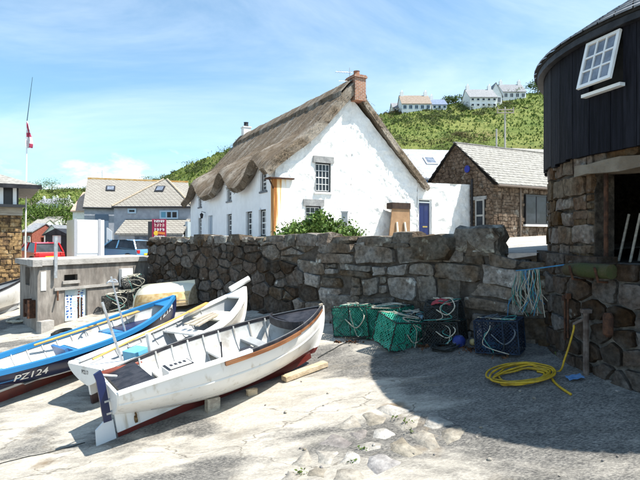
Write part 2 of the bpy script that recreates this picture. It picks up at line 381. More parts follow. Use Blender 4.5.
# ================================================================== SETTING
def slip_extra(t, vec, col, nz, b):
    # pale worn cement bands, grey rough granite between, fine dark pitting, hairline cracks
    n, l = t.nodes, t.links
    def mixc(f, a, c):
        x = n.new('ShaderNodeMix'); x.data_type = 'RGBA'; l.new(f, x.inputs[0])
        for i, v in ((6, a), (7, c)):
            if isinstance(v, tuple): x.inputs[i].default_value = lin(v)
            else: l.new(v, x.inputs[i])
        return x.outputs[2]
    tcn = n.new('ShaderNodeTexCoord'); mp = n.new('ShaderNodeMapping'); mp.inputs['Rotation'].default_value = (0, 0, R(-38)); mp.inputs['Scale'].default_value = (.45, 1.25, 1)
    l.new(tcn.outputs['Object'], mp.inputs[0])
    band = n.new('ShaderNodeTexNoise'); band.inputs['Scale'].default_value = .62; band.inputs['Detail'].default_value = 5; band.inputs['Roughness'].default_value = .55; band.inputs['Distortion'].default_value = .5
    l.new(mp.outputs[0], band.inputs['Vector'])
    speck = n.new('ShaderNodeTexNoise'); speck.inputs['Scale'].default_value = 48; speck.inputs['Detail'].default_value = 5; speck.inputs['Roughness'].default_value = .7; l.new(mp.outputs[0], speck.inputs['Vector'])
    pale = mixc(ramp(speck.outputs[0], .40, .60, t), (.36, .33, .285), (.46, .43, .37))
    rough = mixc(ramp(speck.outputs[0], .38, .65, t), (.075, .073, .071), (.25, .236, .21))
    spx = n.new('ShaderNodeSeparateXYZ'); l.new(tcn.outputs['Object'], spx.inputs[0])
    mg = n.new('ShaderNodeMath'); mg.operation = 'MULTIPLY_ADD'; l.new(ramp(spx.outputs[0], -.2, 2.2, t), mg.inputs[0]); mg.inputs[1].default_value = -.115; l.new(band.outputs[0], mg.inputs[2])  # more rough granite rightwards; its darker colour also deepens the round house's shadow
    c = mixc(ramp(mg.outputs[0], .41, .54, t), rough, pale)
    v = n.new('ShaderNodeTexVoronoi'); v.feature = 'DISTANCE_TO_EDGE'; v.inputs['Scale'].default_value = .62
    wv = n.new('ShaderNodeVectorMath'); wv.operation = 'ADD'; dn = n.new('ShaderNodeTexNoise'); dn.inputs['Scale'].default_value = 1.6; dn.inputs['Detail'].default_value = 5
    l.new(mp.outputs[0], dn.inputs['Vector']); l.new(mp.outputs[0], wv.inputs[0]); l.new(dn.outputs[1], wv.inputs[1]); l.new(wv.outputs[0], v.inputs['Vector'])
    c = mixc(ramp(v.outputs['Distance'], .008, .001, t), c, (.20, .18, .15))
    st = n.new('ShaderNodeTexNoise'); st.inputs['Scale'].default_value = 1.1; st.inputs['Detail'].default_value = 8; l.new(tcn.outputs['Object'], st.inputs['Vector'])
    c = mixc(ramp(st.outputs[0], .60, .76, t), c, (.20, .155, .105))
    mo = n.new('ShaderNodeTexNoise'); mo.inputs['Scale'].default_value = 3.4; mo.inputs['Detail'].default_value = 7; mo.inputs['Roughness'].default_value = .68; l.new(mp.outputs[0], mo.inputs['Vector'])
    mm = n.new('ShaderNodeMapRange'); l.new(mo.outputs[0], mm.inputs[0]); mm.inputs[1].default_value = .3; mm.inputs[2].default_value = .7; mm.inputs[3].default_value = .62; mm.inputs[4].default_value = 1.22
    sv_ = n.new('ShaderNodeVectorMath'); sv_.operation = 'SCALE'; l.new(c, sv_.inputs[0]); l.new(mm.outputs[0], sv_.inputs['Scale']); c = sv_.outputs[0]
    bp = n.new('ShaderNodeBump'); bp.inputs['Strength'].default_value = .7; bp.inputs['Distance'].default_value = .016
    l.new(speck.outputs[0], bp.inputs['Height']); l.new(bp.outputs[0], b.inputs['Normal'])
    return c
M_SLIP = mat('slipway_stone', (.4, .4, .4), rough=.9, extra=slip_extra, spec=.2)
def axis(lo, hi, a, b, fine, coarse):
    v = list(np.arange(lo, a, coarse))+list(np.arange(a, b, fine))+list(np.arange(b, hi, coarse))+[hi]; return v
xs = axis(-45, 14, -13, 7, .085, .8); ys = axis(-12, 24, 5, 17, .085, .6)
sm = MB().grid([[(x, y, slip_fine(x, y)) for y in ys] for x in xs])
slipway = tag(obj('slipway', sm, M_SLIP, None, True, fix=False), kind='structure')

# wall line, from the round house to the concrete store
WA, WB = Vector((4.45, 9.16)), Vector((-6.35, 18.55)); WD = (WB-WA).normalized(); WL = (WB-WA).length; WN = Vector((WD.y*-1, WD.x))
if WN.y > 0: WN = -WN
def wallp(s, z, d): q = WA+WD*s+WN*d; return (q.x, q.y, z)

# terrain behind: road and yard, then village and hill, one sheet
M_TERR = None
def terr_extra(t, vec, col, nz, b):
    n, l = t.nodes, t.links; tcn = n.new('ShaderNodeTexCoord'); sp = n.new('ShaderNodeSeparateXYZ'); l.new(tcn.outputs['Object'], sp.inputs[0])
    def noi(s, d=7):
        q = n.new('ShaderNodeTexNoise'); q.inputs['Scale'].default_value = s; q.inputs['Detail'].default_value = d; q.inputs['Roughness'].default_value = .65; l.new(tcn.outputs['Object'], q.inputs['Vector']); return q.outputs[0]
    def mixc(f, a, c):
        x = n.new('ShaderNodeMix'); x.data_type = 'RGBA'; l.new(f, x.inputs[0])
        for i, v in ((6, a), (7, c)):
            if isinstance(v, tuple): x.inputs[i].default_value = lin(v)
            else: l.new(v, x.inputs[i])
        return x.outputs[2]
    g = mixc(ramp(noi(.09), .38, .62, t), (.095, .132, .032), (.175, .19, .058))
    g = mixc(ramp(noi(.35), .50, .66, t), g, (.05, .078, .018)); g = mixc(ramp(noi(1.6), .50, .70, t), g, (.06, .09, .02))
    g = mixc(ramp(noi(.05, 4), .58, .70, t), g, (.15, .13, .055))
    rd = mixc(ramp(noi(1.5), .3, .7, t), (.34, .32, .29), (.44, .42, .38))
    return mixc(ramp(sp.outputs[1], 37, 41, t), rd, g)
M_TERR = mat('ground_cover', (.1, .1, .1), rough=.95, extra=terr_extra, bump=14, bscale=.9, spec=.1)
P = []
edge = [(-130, 24.0), (-30, 22.5), (-12, 21.0), (-6.5, 19.2)]
for s in np.linspace(WL, 0, 16): q = WA+WD*s-WN*.28; edge.append((q.x, q.y))
edge += [(4.9, 9.2), (14, 9.2), (60, 9.2)]
rows = []
us = list(np.linspace(-2.2, -.8, 20))+list(np.linspace(-.78, .62, 220))+list(np.linspace(.65, 1.7, 16))
near_rows = []
ex = [e[0] for e in edge]; ey = [e[1] for e in edge]
terr_rows = []
Yl = list(np.linspace(38, 150, 90))+list(np.linspace(153, 340, 60))+[380, 450, 600, 1000, 2000]
for Yv in Yl:
    terr_rows.append([(u*Yv, Yv, terr(u*Yv, Yv)) for u in us])
# near strip between the wall and Y=38
strip = []
for k in range(26):
    f = k/25; row = []
    for u in us:
        xf = u*38
        # near point: follow the edge at the same fraction
        e = (u+2.2)/3.9
        xn = float(np.interp(u, [-2.2, -.9, -.37, .43, .6, 1.7], [-83.6, -30, -6.6, 4.7, 9, 60])); yn = float(np.interp(xn, ex, ey))
        x = xn+(xf-xn)*f; y = yn+(38-yn)*f
        z = terr(x, y)
        if x < -10 and f < .35: z = z*(f/.35)+(slip(x, y)+.03)*(1-f/.35)
        row.append((x, y, z))
    strip.append(row)
tag(obj('hillside', MB().grid(strip[:-1]+terr_rows), M_TERR, None, True, fix=False), kind='structure')

# ------------------------------------------------------------------ rubble retaining wall
wall = thing('rubble_wall', 'long dark granite rubble wall behind the boats, big coping boulders on top', 'wall', (WA.x, WA.y, 1.5), 0)
def walltop(s):    # parapet height above eye level
    return EYE+lerp_tab([(0, -.42), (.9, -.40), (1.0, -.22), (1.7, -.20), (1.75, -.10), (3, -.06), (5, -.04), (9, -.06), (14.3, -.05)], s)-.06
def wallbase(s): q = WA+WD*s; return slip(q.x, q.y)-.15
core = MB()
for s0 in np.arange(0, WL, .6):
    s1 = min(WL, s0+.6); zt = min(walltop(s0), walltop(s1))-.06; zb = min(wallbase(s0), wallbase(s1))-.3
    core.add([wallp(s0, zb, .0), wallp(s1, zb, .0), wallp(s1, zt, .0), wallp(s0, zt, .0), wallp(s0, zb, -.5), wallp(s1, zb, -.5), wallp(s1, zt, -.5), wallp(s0, zt, -.5)],
             [(0, 1, 2, 3), (3, 2, 6, 7), (5, 4, 7, 6), (0, 3, 7, 4), (2, 1, 5, 6)])
obj('mortar_core', core, M_MORTAR, wall, world=True, fix=False)
rg = random.Random(11)
pts = []
for (a, b, ww, hh) in ((0, 6.6, .82, .46), (6.6, WL, .50, .40)):
    z = 1.15
    while z < 3.72:
        h = hh*(.75+.5*rg.random()); s = a+rg.random()*.3
        while s < b:
            q = ww*(.35+1.3*rg.random()**1.3)
            if rg.random() < .24: pts += [(s+q/2, z+h*.22), (s+q/2+.06, z+h*.75)]
            else: pts.append((s+q/2+(rg.random()-.5)*.12, z+h/2+(rg.random()-.5)*.16))
            s += q
        z += h
pts = [p for p in pts if p[0] > 4.6]
crs_ = coursed(-.05, 7.6, 1.0, 3.72, lambda x: .42+.85*rg.random()**1.2, lambda: .30+.26*rg.random(), .13, rg, .30, .10)
cen_ = [(sum(a for a, _ in c)/4, sum(b for _, b in c)/4) for c in crs_]
keep = [(c, m) for c, m in zip(crs_, cen_) if m[0] < 5.7+1.3*noise.noise((m[1]*2.3, 4.4, 1))+.25*rg.random()]
pts = [p for p in pts if not any(min(a for a, _ in c)-.05 < p[0] < max(a for a, _ in c)+.10 and min(b for _, b in c) < p[1] < max(b for _, b in c) for c, m in keep) and p[0] > 5.2]
gh_ = [m for c, m in keep if m[0] > 4.0]
vc = cells(pts+gh_, [(4.6, .9), (WL, .9), (WL, 3.8), (4.6, 3.8)], 1.35)
polys = [(c, m) for c, m in keep]+list(zip(vc[:len(pts)], pts))
for c, p in polys:
    if not c: continue
    q = []
    for a, b in c:
        t_ = walltop(min(max(a, 0), WL))+.02; q.append((a, min(b, t_)))
    zc = sum(b for _, b in q)/len(q)
    if zc < wallbase(p[0])-.1 or max(b for _, b in q)-min(b for _, b in q) < .08: continue
    m = MB()
    if stone_mb(m, q, wallp, gap=.010, back=-.06, proud=.08, inset=.03, bulge=.012, rng=rg):
        obj('stone', m, M_STONE if p[0] < 5+4*rg.random() else M_STONE_DK, wall, 'auto', world=True)
# coping: irregular blocks lying on top
def rock(mb, c, size, rz=0, seed=0, n=3, tilt=0):      # rounded boulder, 48..108 tris
    rg2 = random.Random(seed); g = {}
    M = Euler((tilt, 0, rz)).to_matrix(); k = len(mb.v)
    def vid(i, j, l):
        if (i, j, l) not in g:
            p = Vector((i/(n-1)*2-1, j/(n-1)*2-1, l/(n-1)*2-1)); r = p.length
            p = p*(1-.17*max(0, r-1))
            p += Vector([(rg2.random()-.5)*.34 for _ in range(3)])
            g[(i, j, l)] = len(mb.v); mb.v.append(tuple(Vector(c)+M @ Vector((p.x*size[0]/2, p.y*size[1]/2, p.z*size[2]/2))))
        return g[(i, j, l)]
    for ax in range(3):
        for side in (0, n-1):
            for a in range(n-1):
                for b in range(n-1):
                    q = []
                    for da, db in ((0, 0), (1, 0), (1, 1), (0, 1)):
                        t_ = [0, 0, 0]; t_[ax] = side; t_[(ax+1) % 3] = a+da; t_[(ax+2) % 3] = b+db; q.append(vid(*t_))
                    mb.f.append(tuple(q)); mb.m.append(0)
    return mb
s = 1.15; k = 0
ang = math.atan2(WD.y, WD.x)
while s < WL-.2:
    wd_ = (.40+.75*rg.random()) if s < 6.5 else (.25+.6*rg.random()); h = .09+.13*rg.random()
    p = wallp(s+wd_/2, walltop(s+wd_/2)+h*.30, -.20)
    obj('coping_stone', rock(MB(), p, (wd_*1.0, .60, (h+.08)*(.7+.9*rg.random())), ang+(rg.random()-.5)*.35, 100+k), M_COPE, wall, 'auto', world=True); s += wd_*.97; k += 1
# the two big boulders by the round house end
for (px, py, Y, sz, rz) in ((480, 240, 10.35, (.98, .75, .58), ang), (436, 247, 10.75, (.95, .7, .52), ang), (508, 268, 10.1, (.95, .6, .36), ang)):
    p = W(px, py, Y+.12); obj('boulder', rock(MB(), p, sz, rz, int(px), 4), M_COPE, wall, 'auto', world=True)

# ------------------------------------------------------------------ the round house
RC = Vector((7.72, 8.79)); RW = 3.38
house = thing('round_house', 'round stone capstan house with black vertical boarding and open white window', 'building', (RC.x, RC.y, 1.6), 0)
def cyl(phi, z, r): return (RC.x+r*math.cos(phi), RC.y+r*math.sin(phi), z)
def hit(px, r=RW):         # angle on the drum where the photo column px meets it
    d = Vector(((px-320)/F, 1)).normalized(); b = d.dot(RC); c = RC.length_squared-r*r; q = b*b-c
    t = b-math.sqrt(max(0, q)); p = d*t-RC; return math.atan2(p.y, p.x) % (2*math.pi), (d*t).y
Z_LEDGE, Z_BOARD, Z_EAVE = EYE-.35, EYE+1.36, EYE+3.28
d0, dY = hit(592); DOOR0 = d0; DOOR1 = d0+.52; DZ0, DZ1 = EYE-.36, EYE+1.04
def drum_ring(name, r0, r1, z0, z1, m, gap=None, n=72):
    mb = MB()
    for i in range(n):
        a, b = 2*math.pi*i/n, 2*math.pi*(i+1)/n
        spans = [(a, b)]
        if gap:
            spans = []
            if b <= gap[0] or a >= gap[1]: spans = [(a, b)]
            else:
                if a < gap[0]: spans.append((a, gap[0]))
                if b > gap[1]: spans.append((gap[1], b))
        for a2, b2 in spans:
            V = [cyl(q, z, r) for q in (a2, b2) for r in (r0, r1) for z in (z0, z1)]
            mb.add(V, [(2, 3, 7, 6), (1, 0, 4, 5), (3, 1, 5, 7), (0, 2, 6, 4), (0, 1, 3, 2), (4, 6, 7, 5)])
    return obj(name, mb, m, house, world=True, fix=False)
drum_ring('drum_core', RW-.42, RW-.06, Z_LEDGE-.1, DZ1, mat('reveal_stone', (.04, .03, .022), (.10, .08, .06), 5, .95, 2, 9, grain=12), (DOOR0, DOOR1))
drum_ring('drum_core_upper', RW-.42, RW-.06, DZ1, Z_EAVE-.02, M_MORTAR)
pl = MB().lathe((RC.x, RC.y, 0), [(RW+.14, .6), (RW+.13, Z_LEDGE-.05), (RW-.5, Z_LEDGE-.04), (.1, Z_LEDGE-.06)], 64)
obj('plinth_core', pl, M_MORTAR_LT, house, world=True)
def stone_band(z0, z1, rr, wfun, hfun, m, skip=None, seed=3, a0=2.45, a1=5.3, name='stone', jit=.42, **kw):
    rg3 = random.Random(seed); pts = scatter(a0*rr, a1*rr, z0, z1, wfun, hfun, jit, rg3)
    fm = lambda s_, z, d: cyl(s_/rr, z, (rr if not callable(rr) else rr)+d)
    src = zip(cells(pts, [(a0*rr, z0), (a1*rr, z0), (a1*rr, z1), (a0*rr, z1)], 1.3), pts) if jit > .3 else [(c_, c_[0]) for c_ in coursed(a0*rr, a1*rr, z0, z1, wfun, hfun, .10, rg3, .2)]
    for c, p in src:
        if not c: continue
        if skip and skip(p[0]/rr, p[1]):
            continue
        if skip:                       # trim cells that reach into the doorway
            q = []
            for a, b in c:
                if DZ0 < b < DZ1 and DOOR0*rr < a < DOOR1*rr: a = DOOR0*rr if abs(a-DOOR0*rr) < abs(a-DOOR1*rr) else DOOR1*rr
                q.append((a, b))
            c = q
        mb = MB()
        if stone_mb(mb, c, fm, rng=rg3, **kw): obj(name, mb, m, house, 'auto', world=True)
RD = dict(gap=.012, back=-.05, proud=.035, inset=.02, bulge=.008)
wf_, hf_ = (lambda x: .28+.36*random.random()), (lambda: .25+.13*random.random())
stone_band(Z_LEDGE-.02, Z_BOARD+.05, RW-.03, wf_, hf_, M_STONE_BR, a0=2.40, a1=DOOR0, jit=.24, **RD)
stone_band(Z_LEDGE-.02, Z_BOARD+.05, RW-.03, wf_, hf_, M_STONE_BR, seed=13, a0=DOOR1, a1=5.3, jit=.24, **RD)
stone_band(DZ1+.17, Z_BOARD+.05, RW-.03, wf_, hf_, M_STONE_BR, seed=14, a0=DOOR0, a1=DOOR1, jit=.24, **RD)
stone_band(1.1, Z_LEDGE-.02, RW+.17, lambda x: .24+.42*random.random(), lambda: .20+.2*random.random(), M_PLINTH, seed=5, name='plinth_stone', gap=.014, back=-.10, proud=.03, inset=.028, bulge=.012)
# ledge slabs
for i in range(13):
    a = 2.5+i*.21; mb = MB(); rr = random.Random(i)
    w_ = .098+.006*rr.random(); h_ = .13+.05*rr.random()
    V = [cyl(a+s_*w_, Z_LEDGE-.08+z_*h_, r_) for s_ in (-1, 1) for r_ in (RW-.2, RW+.21+.03*rr.random()) for z_ in (0, 1)]
    mb.add(V, [(2, 3, 7, 6), (1, 0, 4, 5), (3, 1, 5, 7), (0, 2, 6, 4), (0, 1, 3, 2), (4, 6, 7, 5)])
    if not (DOOR0 < a < DOOR1): obj('ledge_stone', mb, M_PLINTH, house, world=True)
# granite lintel over the doorway
mb = MB(); n_ = 8; a0, a1 = DOOR0-.09, DOOR1+.1
rows = []
for i in range(n_+1):
    a = a0+(a1-a0)*i/n_; zz = .02*math.sin(i*1.7)
    rows.append([cyl(a, DZ1-.02+zz, RW-.4), cyl(a, DZ1-.02+zz, RW+.10), cyl(a, DZ1+.17-zz, RW+.085), cyl(a, DZ1+.17, RW-.4), cyl(a, DZ1-.02+zz, RW-.4)])
mb.grid(rows); mb.f += [(0, 1, 2, 3), tuple(n_*5+q for q in (3, 2, 1, 0))]; mb.m += [0, 0]
obj('lintel', mb, mat('pale_granite', (.15, .115, .08), (.24, .20, .15), 2, .9, 1.6, 12), house, world=True)
# doorway: floor, rusty post, battens inside
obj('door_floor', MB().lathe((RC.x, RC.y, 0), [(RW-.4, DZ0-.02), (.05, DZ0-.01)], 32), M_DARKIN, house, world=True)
a, Y_ = hit(606, RW-.1); obj('door_post', MB().tube([cyl(a, DZ0-.02, RW-.1), cyl(a, DZ1, RW-.1)], .035, 8), M_RUST, house, world=True)
for px, r_, wd_, m_ in ((616, RW-.5, .05, M_OLDWOOD), (630, RW-.45, .05, M_OLDWOOD), (636, RW-.9, .07, M_OLDWOOD)):
    a, _ = hit(px, r_); a = min(max(a, DOOR0), DOOR1)
    obj('door_batten', MB().tube([cyl(a, DZ0-.03, r_), cyl(a+.02, DZ0+.75, r_-.15)], wd_*.4, 6), m_, house, world=True)
# black boards
M_BOARD = mat('tarred_board', (.0035, .0035, .006), (.011, .011, .017), 6, .7, .5, 10, stretch=(3, 3, .25), rnd=.5, spec=.14)
w0, wY0 = hit(588, RW+.1); w1, wY1 = hit(622, RW+.1)
WZ1 = EYE+(HZ-37)/F*(wY0+wY1)/2; WZ0 = EYE+(HZ-87)/F*(wY0+wY1)/2
nb = 104; rb = random.Random(5)
for i in range(nb):
    a = 2*math.pi*i/nb; h_ = math.pi/nb*.965; dr = rb.random()*.012; ext = rb.random()*.03
    def brd(z0, z1):
        V = [cyl(a+s_*h_, z_, r_) for s_ in (-1, 1) for r_ in (RW-.03, RW+.07+dr) for z_ in (z0, z1)]
        return MB().add(V, [(2, 3, 7, 6), (1, 0, 4, 5), (3, 1, 5, 7), (0, 2, 6, 4), (0, 1, 3, 2), (4, 6, 7, 5)])
    if min(w0, w1) < a < max(w0, w1):
        obj('board', brd(WZ1, Z_EAVE), M_BOARD, house, world=True); obj('board', brd(Z_BOARD-ext, WZ0), M_BOARD, house, world=True)
    else: obj('board', brd(Z_BOARD-ext-(.04 if rb.random() < .3 else 0), Z_EAVE), M_BOARD, house, world=True)
# window: white casement hung at the top, pushed open
am = (w0+w1)/2; ct = Vector((math.cos(am), math.sin(am), 0)); tg = Vector((-math.sin(am), math.cos(am), 0)); up = Vector((0, 0, 1))
# along the photo x runs from larger to smaller or smaller to larger angle
wid = abs(w1-w0)*(RW+.1); hei = WZ1-WZ0
mb = MB(); org = Vector(cyl(am, WZ1, RW+.10))
opn = R(15); dn_ = (-up*math.cos(opn)+ct*math.sin(opn)); fn_ = tg.cross(dn_)
if fn_.dot(ct) < 0: fn_ = -fn_
RM = Matrix((tg, dn_, fn_)).transposed()
def wl(x, y, z): return org+tg*x+dn_*y+fn_*z
win = None
def wbar(mb, x0, x1, y0, y1, t0=-.02, t1=.025): mb.box(wl((x0+x1)/2, (y0+y1)/2, (t0+t1)/2), (abs(x1-x0), abs(y1-y0), t1-t0), RM)
fw = .05; mb = MB()
wbar(mb, -wid/2, wid/2, 0, fw); wbar(mb, -wid/2, wid/2, hei-fw, hei); wbar(mb, -wid/2, -wid/2+fw, fw, hei-fw); wbar(mb, wid/2-fw, wid/2, fw, hei-fw)
win = obj('window', mb, M_WHITEP, house, world=True)
mb = MB()
for i in (1, 2):
    x = -wid/2+fw+(wid-2*fw)*i/3; wbar(mb, x-.013, x+.013, fw, hei-fw, -.015, .02); y = fw+(hei-2*fw)*i/3; wbar(mb, -wid/2+fw, wid/2-fw, y-.013, y+.013, -.016, .018)
obj('glazing_bar', mb, M_WHITEP, win, world=True)
M_PANE = mat('pale_pane', (.10, .12, .15), (.22, .25, .30), 3, .05, 0, spec=.9)
for i in range(3):
    for j in range(3):
        mb = MB(); a_, b_ = (wid-2*fw)/3, (hei-2*fw)/3
        wbar(mb, -wid/2+fw+i*a_+.012, -wid/2+fw+(i+1)*a_-.012, fw+j*b_+.012, fw+(j+1)*b_-.012, -.006, .0); obj('pane', mb, M_PANE, win, world=True)
mb = MB(); mb.box(Vector(cyl(am, WZ0-.06, RW+.13)), (wid*1.15, .10, .05), Matrix((tg, ct, up)).transposed()); obj('window_sill', mb, M_WHITEP, house, world=True)
mb = MB(); mb.box(Vector(cyl(am, (WZ0+WZ1)/2, RW-.02)), (wid*1.05, .02, hei), Matrix((tg, ct, up)).transposed()); obj('unlit_opening_panel', mb, M_DARKIN, house, world=True)  # dark sheet whose colour stands in for the unlit inside
# roof: cone of slate courses, fascia
mb = MB(); zc = Z_EAVE
for i in range(14):
    r0 = (RW+.26)*(1-i/14); r1 = (RW+.26)*(1-(i+1)/14)-.02; z0 = zc+i*.165; n_ = max(10, int(r0*22))
    for k in range(n_):
        a, b = 2*math.pi*k/n_, 2*math.pi*(k+.94)/n_; dz = random.random()*.012
        mb.add([cyl(a, z0+.035+dz, r0), cyl(b, z0+.035+dz, r0), cyl(b, z0+.19, max(r1, .02)), cyl(a, z0+.19, max(r1, .02)), cyl(a, z0+.01, r0), cyl(b, z0+.01, r0)], [(0, 1, 2, 3), (4, 5, 1, 0)])
o = obj('roof_slates', mb, M_SLATE, house, world=True); o['kind'] = 'stuff'
obj('roof_deck', MB().lathe((RC.x, RC.y, 0), [(RW+.22, Z_EAVE-.02), (RW+.22, Z_EAVE+.02), (.03, Z_EAVE+2.30)], 72), M_DARKIN, house, world=True)
drum_ring('fascia', RW+.085, RW+.20, Z_EAVE-.13, Z_EAVE-.03, M_BLACKP)

# ================================================================== COTTAGE
def panel(x0, x1, z0, ztop, holes, step=.12, disp=.02, seed=0, fmap=None, depth=.18):
    """wall face in (x,z) with rectangular holes, top edge ztop(x); small relief; reveals of the given depth"""
    xb = sorted(set([x0, x1]+[h[0] for h in holes]+[h[1] for h in holes]+list(getattr(ztop, 'brk', []))))
    mb = MB(); cache = {}
    def vert(x, z, d=0):
        k = (round(x, 4), round(z, 4), d)
        if k not in cache:
            e = disp*(noise.noise((x*2.2+seed, z*2.2, seed))+.6*noise.noise((x*6, z*6, seed+5))+.35*noise.noise((x*13, z*13, seed+9))) if d == 0 else 0
            cache[k] = len(mb.v); mb.v.append(tuple(fmap(x, z, e-d)))
        return cache[k]
    for a, b in zip(xb, xb[1:]):
        hs = sorted([h for h in holes if h[0] <= a+1e-6 and h[1] >= b-1e-6], key=lambda h: h[2])
        lo = z0; segs = []
        for h in hs: segs.append((lo, h[2], False)); lo = h[3]
        segs.append((lo, None, True))
        nx = max(1, int((b-a)/step))
        for (s0, s1, top) in segs:
            hh = (s1 if not top else (ztop(a)+ztop(b))/2)-s0; nz_ = max(1, int(hh/step))
            for i in range(nx):
                xa, xc = a+(b-a)*i/nx, a+(b-a)*(i+1)/nx
                for j in range(nz_):
                    q = []
                    for x, jj in ((xa, j), (xc, j), (xc, j+1), (xa, j+1)):
                        e = s1 if not top else ztop(x); q.append(vert(x, s0+(e-s0)*jj/nz_))
                    mb.f.append(tuple(q)); mb.m.append(0)
    for h in holes:
        a, b, c, d = h[:4]; k = [(a, c), (b, c), (b, d), (a, d)]
        for p, q in zip(k, k[1:]+k[:1]):
            mb.add([fmap(p[0], p[1], .02), fmap(q[0], q[1], .02), fmap(q[0], q[1], -depth), fmap(p[0], p[1], -depth)], [(0, 1, 2, 3)])
    return mb
def window(parent, fmap, x0, x1, z0, z1, cols, rows, fr=.07, m=M_WHITEP, surround=None, depth=.12, bar=.028, name='window', glass=M_GLASS, sill=None, half=True):
    """sash window: frame, bars and glass as geometry"""
    def bx(mb, a, b, c, d, e, f_):
        V = [fmap(x, z, y) for x in (a, b) for z in (c, d) for y in (e, f_)]
        mb.add(V, [(0, 1, 3, 2), (4, 6, 7, 5), (0, 4, 5, 1), (2, 3, 7, 6), (0, 2, 6, 4), (1, 5, 7, 3)])
    mb = MB(); D = -depth
    bx(mb, x0, x0+fr, z0, z1, D-.02, D+.05); bx(mb, x1-fr, x1, z0, z1, D-.02, D+.05); bx(mb, x0+fr, x1-fr, z0, z0+fr, D-.02, D+.048); bx(mb, x0+fr, x1-fr, z1-fr, z1, D-.02, D+.048)
    wn_ = obj(name, mb, surround or m, parent)
    mb = MB()
    for i in range(1, cols):
        x = x0+fr+(x1-x0-2*fr)*i/cols; bx(mb, x-bar/2, x+bar/2, z0+fr, z1-fr, D-.01, D+.02)
    for j in range(1, rows):
        z = z0+fr+(z1-z0-2*fr)*j/rows; t_ = bar*(1.9 if half and j == rows//2 else 1); bx(mb, x0+fr, x1-fr, z-t_/2, z+t_/2, D-.012, D+.025)
    if surround: 
        for (a, b, c, d) in ((x0+fr, x0+fr+.022, z0+fr, z1-fr), (x1-fr-.022, x1-fr, z0+fr, z1-fr), (x0+fr, x1-fr, z0+fr, z0+fr+.026), (x0+fr, x1-fr, z1-fr-.026, z1-fr)): bx(mb, a, b, c, d, D-.011, D+.03)
    if mb.v: obj('glazing_bars', mb, m, wn_)
    mb = MB(); bx(mb, x0+fr*.6, x1-fr*.6, z0+fr*.6, z1-fr*.6, D-.018, D-.006); obj('glass', mb, glass, wn_)
    if sill: mb = MB(); bx(mb, x0-.06, x1+.06, z0-.09, z0-.005, D, .07); obj('sill', mb, sill, wn_)
    return wn_

CX, CY = -1.98, 22.0; CF = EYE-.95; CROT = math.atan2(.468, .884); CW, CLn = 7.88, 15.5
cot = thing('thatched_cottage', 'long whitewashed cottage with wavy brown thatched roof and brick chimney', 'house', (CX, CY, CF), CROT)
def zz(rel): return rel+EYE-CF          # height above eye -> local z
EAV, RID = zz(2.95), zz(6.75)
gmap = lambda x, z, d: (x, -d, z)       # gable faces -y
smap = lambda y, z, d: (-d, y, z)       # long side faces -x
def gtop(x): return EAV+(RID-EAV)*(1-abs(x-CW/2)/(CW/2))-.05
gtop.brk = [CW/2]
def gx(px): u = (px-320)/F; return (u*CY-CX)/(.884-.468*u)      # photo column -> along the gable
def gz(px, py): return zz((HZ-py)/F*(CY+.468*gx(px)))
def sy(px): u = (px-320)/F; return (CX-u*CY)/(.468+.884*u)      # photo column -> along the side
def sz(px, py): return zz((HZ-py)/F*(CY+.884*sy(px)))
M_LINTEL = mat('granite_lintel', (.22, .22, .22), (.32, .32, .31), 5, .9, .5, 16)
gw = [(gx(315.2), gx(330.8), gz(323, 192), gz(323, 163), 4, 4), (gx(305.5), gx(321), gz(313, 231), gz(313, 206), 3, 4)]
for (a, b, c, d, cc, rr) in gw:
    window(cot, gmap, a, b, c, d, cc, rr, .05, M_WHITEP, M_BLACKP, .10, .022, sill=M_LIME)
    mb = MB(); mb.lo(a-.12, b+.14, -.065, .12, d+.0, d+.30); obj('lintel', mb, M_LINTEL, cot)
sw = []
for px, t_, b_ in ((263.7, 171, 191), (229.3, 181, 201), (200.2, 193, 207)):
    y = sy(px); hw = .40; sw.append((y-hw, y+hw, sz(px, b_), sz(px, t_)-.05, 2, 4))
for px, t_, b_ in ((262.6, 209.5, 236), (249.2, 211.5, 236), (229.5, 214, 236.5), (200, 218, 235)):
    y = sy(px); hw = .45; sw.append((y-hw, y+hw, sz(px, b_), sz(px, t_), 2, 4))
def swave(y):
    v = 0
    for k_, (a, b, *_q) in enumerate(sw[:3]): v = max(v, math.exp(-((y-(a+b)/2)/(1.15 if k_ < 2 else 1.3))**2))
    return v
yd = sy(210.5); door = (yd-.5, yd+.5, -.05, sz(210.5, 215.5))
obj('side_wall', panel(0, CLn, -.6, lambda y: EAV-.05+.62*swave(y), sw+[door], .16, .02, 8, smap), M_LIMEG, cot, True)
for (a, b, c, d, cc, rr) in sw:
    window(cot, smap, a, b, c, d, cc, rr, .06, M_WHITEP, M_BLACKP, .14, .03, sill=M_SLATE)
mb = MB(); mb.lo(.1, .16, door[0], door[1], door[2], door[3]); dd = obj('door', mb, paint('grey_blue_door', (.30, .36, .44)), cot)
mb = MB(); mb.lo(.05, .09, door[0]+.14, door[0]+.2, 1.0, 1.12); obj('handle', mb, M_BLACKP, dd)
# far walls so the house is closed
mb = MB(); mb.add([(CW, 0, -.6), (CW, CLn, -.6), (CW, CLn, EAV), (CW, 0, EAV)], [(0, 1, 2, 3)]); mb.add([(0, CLn, -.6), (CW, CLn, -.6), (CW, CLn, EAV), (CW/2, CLn, RID-.05), (0, CLn, EAV)], [(0, 1, 2, 3, 4)])
obj('back_wall', mb, M_LIME, cot)
